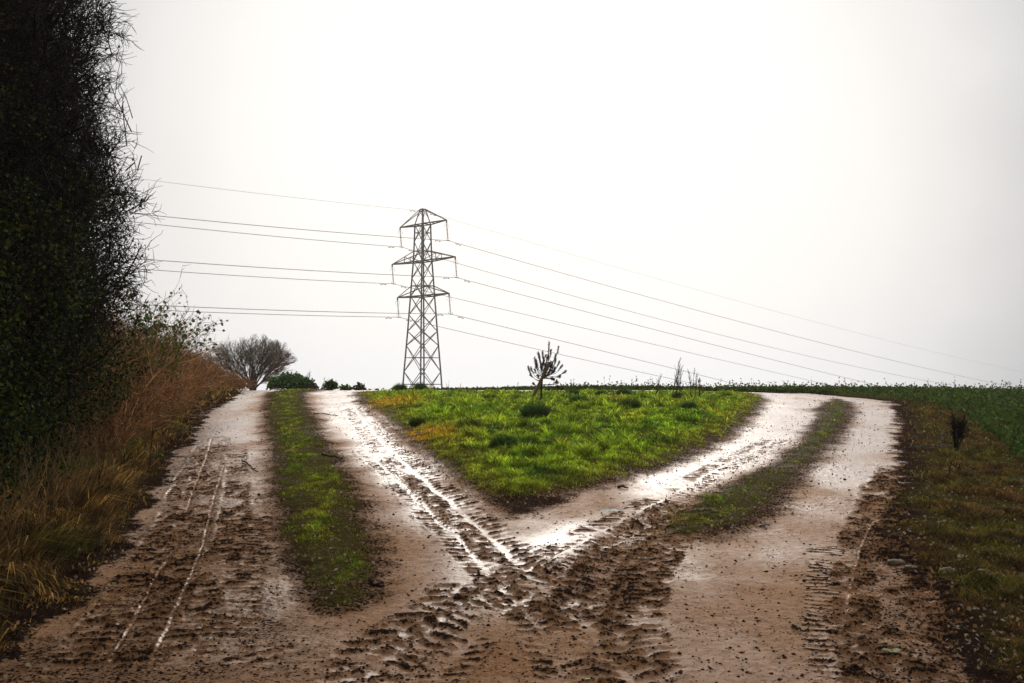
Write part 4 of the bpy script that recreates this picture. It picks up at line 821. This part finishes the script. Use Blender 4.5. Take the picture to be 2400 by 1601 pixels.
for i, (px, py, w, c, lb) in enumerate([(656, 1390, 22, (.62, .50, .30), 'pale tan crumpled leaf on mud left of the grass strip foot'), (630, 1412, 16, (.42, .30, .15), 'smaller tan leaf just below left of the pale crumpled one'), (843, 1424, 16, (.45, .34, .18), 'thin tan leaf at the foot of the left grass strip'),
      (513, 1277, 14, (.16, .20, .03), 'yellow green leaf on the left wheel track'), (1368, 1372, 22, (.20, .26, .16), 'narrow grey green leaf on dark mud right of the crossing'), (1378, 1598, 26, (.35, .50, .04), 'bright green leaf at the bottom edge of the picture'),
      (1195, 1440, 20, (.30, .13, .05), 'red brown leaf on the muddy centre'), (1620, 1460, 22, (.26, .14, .05), 'brown curled leaf on rippled mud left of the snapped twig'), (2028, 1468, 26, (.42, .22, .08), 'orange brown leaf beside the lower right tyre print'), (2050, 1494, 22, (.36, .20, .07), 'orange brown leaf above the clover'),
      (2240, 1478, 26, (.30, .17, .07), 'brown leaf in the dark right verge above another'), (2245, 1548, 30, (.26, .14, .06), 'brown leaf low in the dark right verge'), (2360, 1520, 30, (.34, .20, .08), 'tan leaf at the far right edge'), (1703, 1293, 12, (.60, .52, .35), 'small pale leaf on bare ground below the thin strip'),
      (1487, 1130, 14, (.50, .42, .25), 'small pale leaf at the brown edge of the triangle'), (155, 1435, 22, (.50, .27, .10), 'orange leaf at the dark foot of the left bank'), (230, 1388, 28, (.32, .19, .10), 'tan leaf at the edge of the dry grass, right of the orange one'), (253, 1298, 18, (.44, .26, .14), 'reddish leaf lying where dry grass meets mud')]):
    leaf(px, py, w, lb, c, 40 + i, 'maple' if i not in (4, 3, 5) else 'oval')
# clover at the lower right
cx0, cy0 = at(2091, 1535); cl_ = thing('clover_plant', (cx0, cy0, gz(cx0, cy0)), 'small bright three leaved clover plant in the dark mud at lower right', 'plant')
for a in (.35, 2.6, 4.5):
    an = np.linspace(0, 2 * math.pi, 13)[:-1]; q = np.stack([.026 + .024 * np.cos(an) - .006 * np.cos(3 * an), .02 * np.sin(an), .022 + .003 * np.cos(an)], 1); q = np.concatenate([[[.026, 0, .019]], q])
    R_ = np.array([[math.cos(a), -math.sin(a), 0], [math.sin(a), math.cos(a), 0], [0, 0, 1]]); T = [(0, i + 1, (i + 1) % 12 + 1) for i in range(12)]
    mesh('leaf', q @ R_.T, T, M_LEAF, cl_, np.array([.30, .42, .10]))
mesh('stem', *poly_tube([[0, 0, 0], [0, 0, .022]], .002, 5), M_LEAF, cl_, np.array([.2, .3, .08]))
# weeds on verges
for i, (px, py, top, lean, lb) in enumerate([(1806 + 430, 1120, 1075, 12, 'small dark dead weed with a bushy head in front of the withered shrub'), (2222, 1130, 1082, 3, 'thin dark weed stem just left of the bushy headed weed')]):
    x, y = at(px, py); twiggy(px, py, top, lean, y, lb, 90 + i, None, 4, .004, 'weed_stem', (.02, .016, .012), 'weed', 9)
for i, (px, py, top, lean, lb) in enumerate([(353, 1110, 985, 4, 'tall thin upright dark stem in the dry grass beside the left track'), (248, 1215, 1140, 14, 'short dark dead stem leaning in the dry grass nearer the camera')]):
    x, y = at(px, py); twiggy(px, py, top, lean, y - .05, lb, 95 + i, None, 1 + i, .006, 'weed_stem', (.025, .016, .012), 'weed', 3)
# straw stems standing in front of the hedge: one loose mass
n = 900; y = 6.0 + 9 * rng.random(n); x = ex(y) - .5 - .8 * rng.random(n); z = hz(x, y); hh = .25 + .6 * rng.random(n) ** 1.5
s_, nn_, dd_ = grow(np.stack([x, y, z], 1), np.stack([rng.normal(.1, .25, n), rng.normal(0, .25, n), np.ones(n)], 1), hh, np.full(n, .003), 4, .10, -.03)
x, y, z, R = scatter(2600, 'tri', 11, 27, -.2, .3, 1.0, .3); k = rng.random(len(x)) < .5; x, y, z = x[k], y[k], z[k]; n2_ = len(x)
s2_, _, _ = grow(np.stack([x, y, z], 1), np.stack([rng.normal(.1, .2, n2_), rng.normal(0, .2, n2_), np.ones(n2_)], 1), .06 + .12 * rng.random(n2_), np.full(n2_, .005), 3, .1, 0)
V, T, C = seglist_mesh([s2_], [(.20, .13, .05)]); tag(mesh('dead_stems', V, T, M_TWIG, None, C), 'short brown dead stems dotted through the green triangle', 'dead stems', None, 'stuff')
V, T, C = seglist_mesh([s_], [(.42, .27, .13)]); tag(mesh('dead_stems', V, T, M_TWIG, None, C), 'thin dead straw coloured stems standing along the foot of the hedge', 'dead stems', None, 'stuff')
# puddles
M_WATER, t = newmat('puddle_water'); o = t.nodes.new('ShaderNodeOutputMaterial'); p = t.nodes.new('ShaderNodeBsdfPrincipled'); p.inputs['Base Color'].default_value = (.05, .04, .03, 1); p.inputs['Roughness'].default_value = .06
nn0 = t.nodes.new('ShaderNodeTexNoise'); nn0.inputs['Scale'].default_value = 25; bb = t.nodes.new('ShaderNodeBump'); bb.inputs['Strength'].default_value = .05; t.links.new(nn0.outputs['Fac'], bb.inputs['Height']); t.links.new(bb.outputs[0], p.inputs['Normal']); t.links.new(p.outputs[0], o.inputs[0])
for i, (x, y, w, d) in enumerate(PUD):
    g = np.linspace(-1, 1, 41); gx, gy = np.meshgrid(g, g); zs = hz(x + gx.ravel() * w * 1.6, y + gy.ravel() * d * 1.6)
    an = np.linspace(0, 2 * math.pi, 49)[:-1]; rr = 1 + .3 * pnoise(np.cos(an) * 1.6 + i * 7, np.sin(an) * 1.6, 600) + .15 * pnoise(np.cos(an) * 5 + i * 7, np.sin(an) * 5, 601)
    V = np.concatenate([[[0, 0, 0]], np.stack([np.cos(an) * rr * w * 1.1, np.sin(an) * rr * d * 1.1, 0 * an], 1)]); T = [(0, j + 1, (j + 1) % 48 + 1) for j in range(48)]
    ob = mesh('puddle', V, T, M_WATER); ob.location = (x, y, gz(x, y) + .016); tag(ob, kind='structure')
# ------------------------------------------------------------------ unseen tree added behind and above the viewpoint to shade the near ground
r = np.random.default_rng(88); ov = thing('added_shade_tree', (-4.6, -4.0, gz(-4.6, -4.0)), 'unseen ivy covered tree added behind the viewpoint to shade the near track', 'tree')
oo = np.array([-4.6, -4.0, gz(-4.6, -4.0)])
mesh('trunk', *poly_tube([[0, 0, -.2], [.15, .1, 2], [.5, .4, 4], [1.2, 1.0, 6], [2.2, 2, 7.5]], [.32, .27, .24, .18, .1], 10), M_TWIG, ov, np.array([.06, .05, .04]))
m = 9; a = np.linspace(-1.2, 2.4, m); s_, nn_, dd_ = grow(np.repeat([[.6, .5, 4.4]], m, 0), np.stack([np.cos(a), np.sin(a), np.full(m, .45)], 1), 4 + 4 * r.random(m), np.full(m, .11), 8, .08, 0, .3, r)
P, D, ix, tt = spawn(nn_, dd_, 8, .7, .2, r); s1b, _, _ = grow(P, D, 1.8 + r.random(len(P)), np.full(len(P), .03), 5, .12, 0, .4, r)
V, T, C = seglist_mesh([s_, s1b], [(.06, .05, .04)] * 2); mesh('limbs', V, T, M_TWIG, ov, C)
n = 42000; q = nz(r.normal(0, 1, (n, 3))) * (r.random((n, 1)) ** .4) * np.array([9.5, 6.2, 2.6]) + np.array([1.5, .4, 8.2])
q = q[fbm(q[:, 0] * .5, q[:, 1] * .5, 3, 900) > -.28]; q = q[(q[:, 2] > 1.8 + .62 * q[:, 1] + .9)]; n = len(q)
V, T, C = leaves(q - oo, .14 + .1 * r.random(n), mixc((.02, .035, .01), (.05, .07, .018), r.random(n)), -.2, r); mesh('crown', V, T, M_IVY, ov, C)
# ------------------------------------------------------------------ mist
M_HAZE, t = newmat('mist'); o = t.nodes.new('ShaderNodeOutputMaterial'); pv = t.nodes.new('ShaderNodeVolumePrincipled')
pv.inputs['Color'].default_value = (.97, .97, .98, 1); pv.inputs['Density'].default_value = .0006; pv.inputs['Anisotropy'].default_value = .5
t.links.new(pv.outputs[0], o.inputs['Volume'])
bx0, bx1, by0, by1, bz0, bz1 = -5600., 5600., -420., 480., -60., 70.
bx0, bx1 = -1800., 1800.
V = [(x, y, z) for x in (bx0, bx1) for y in (by0, by1) for z in (bz0, bz1)]
hzo = mesh('haze', V, [(0, 1, 3, 2), (4, 6, 7, 5), (0, 4, 5, 1), (2, 3, 7, 6), (0, 2, 6, 4), (1, 5, 7, 3)], M_HAZE); tag(hzo, kind='stuff')
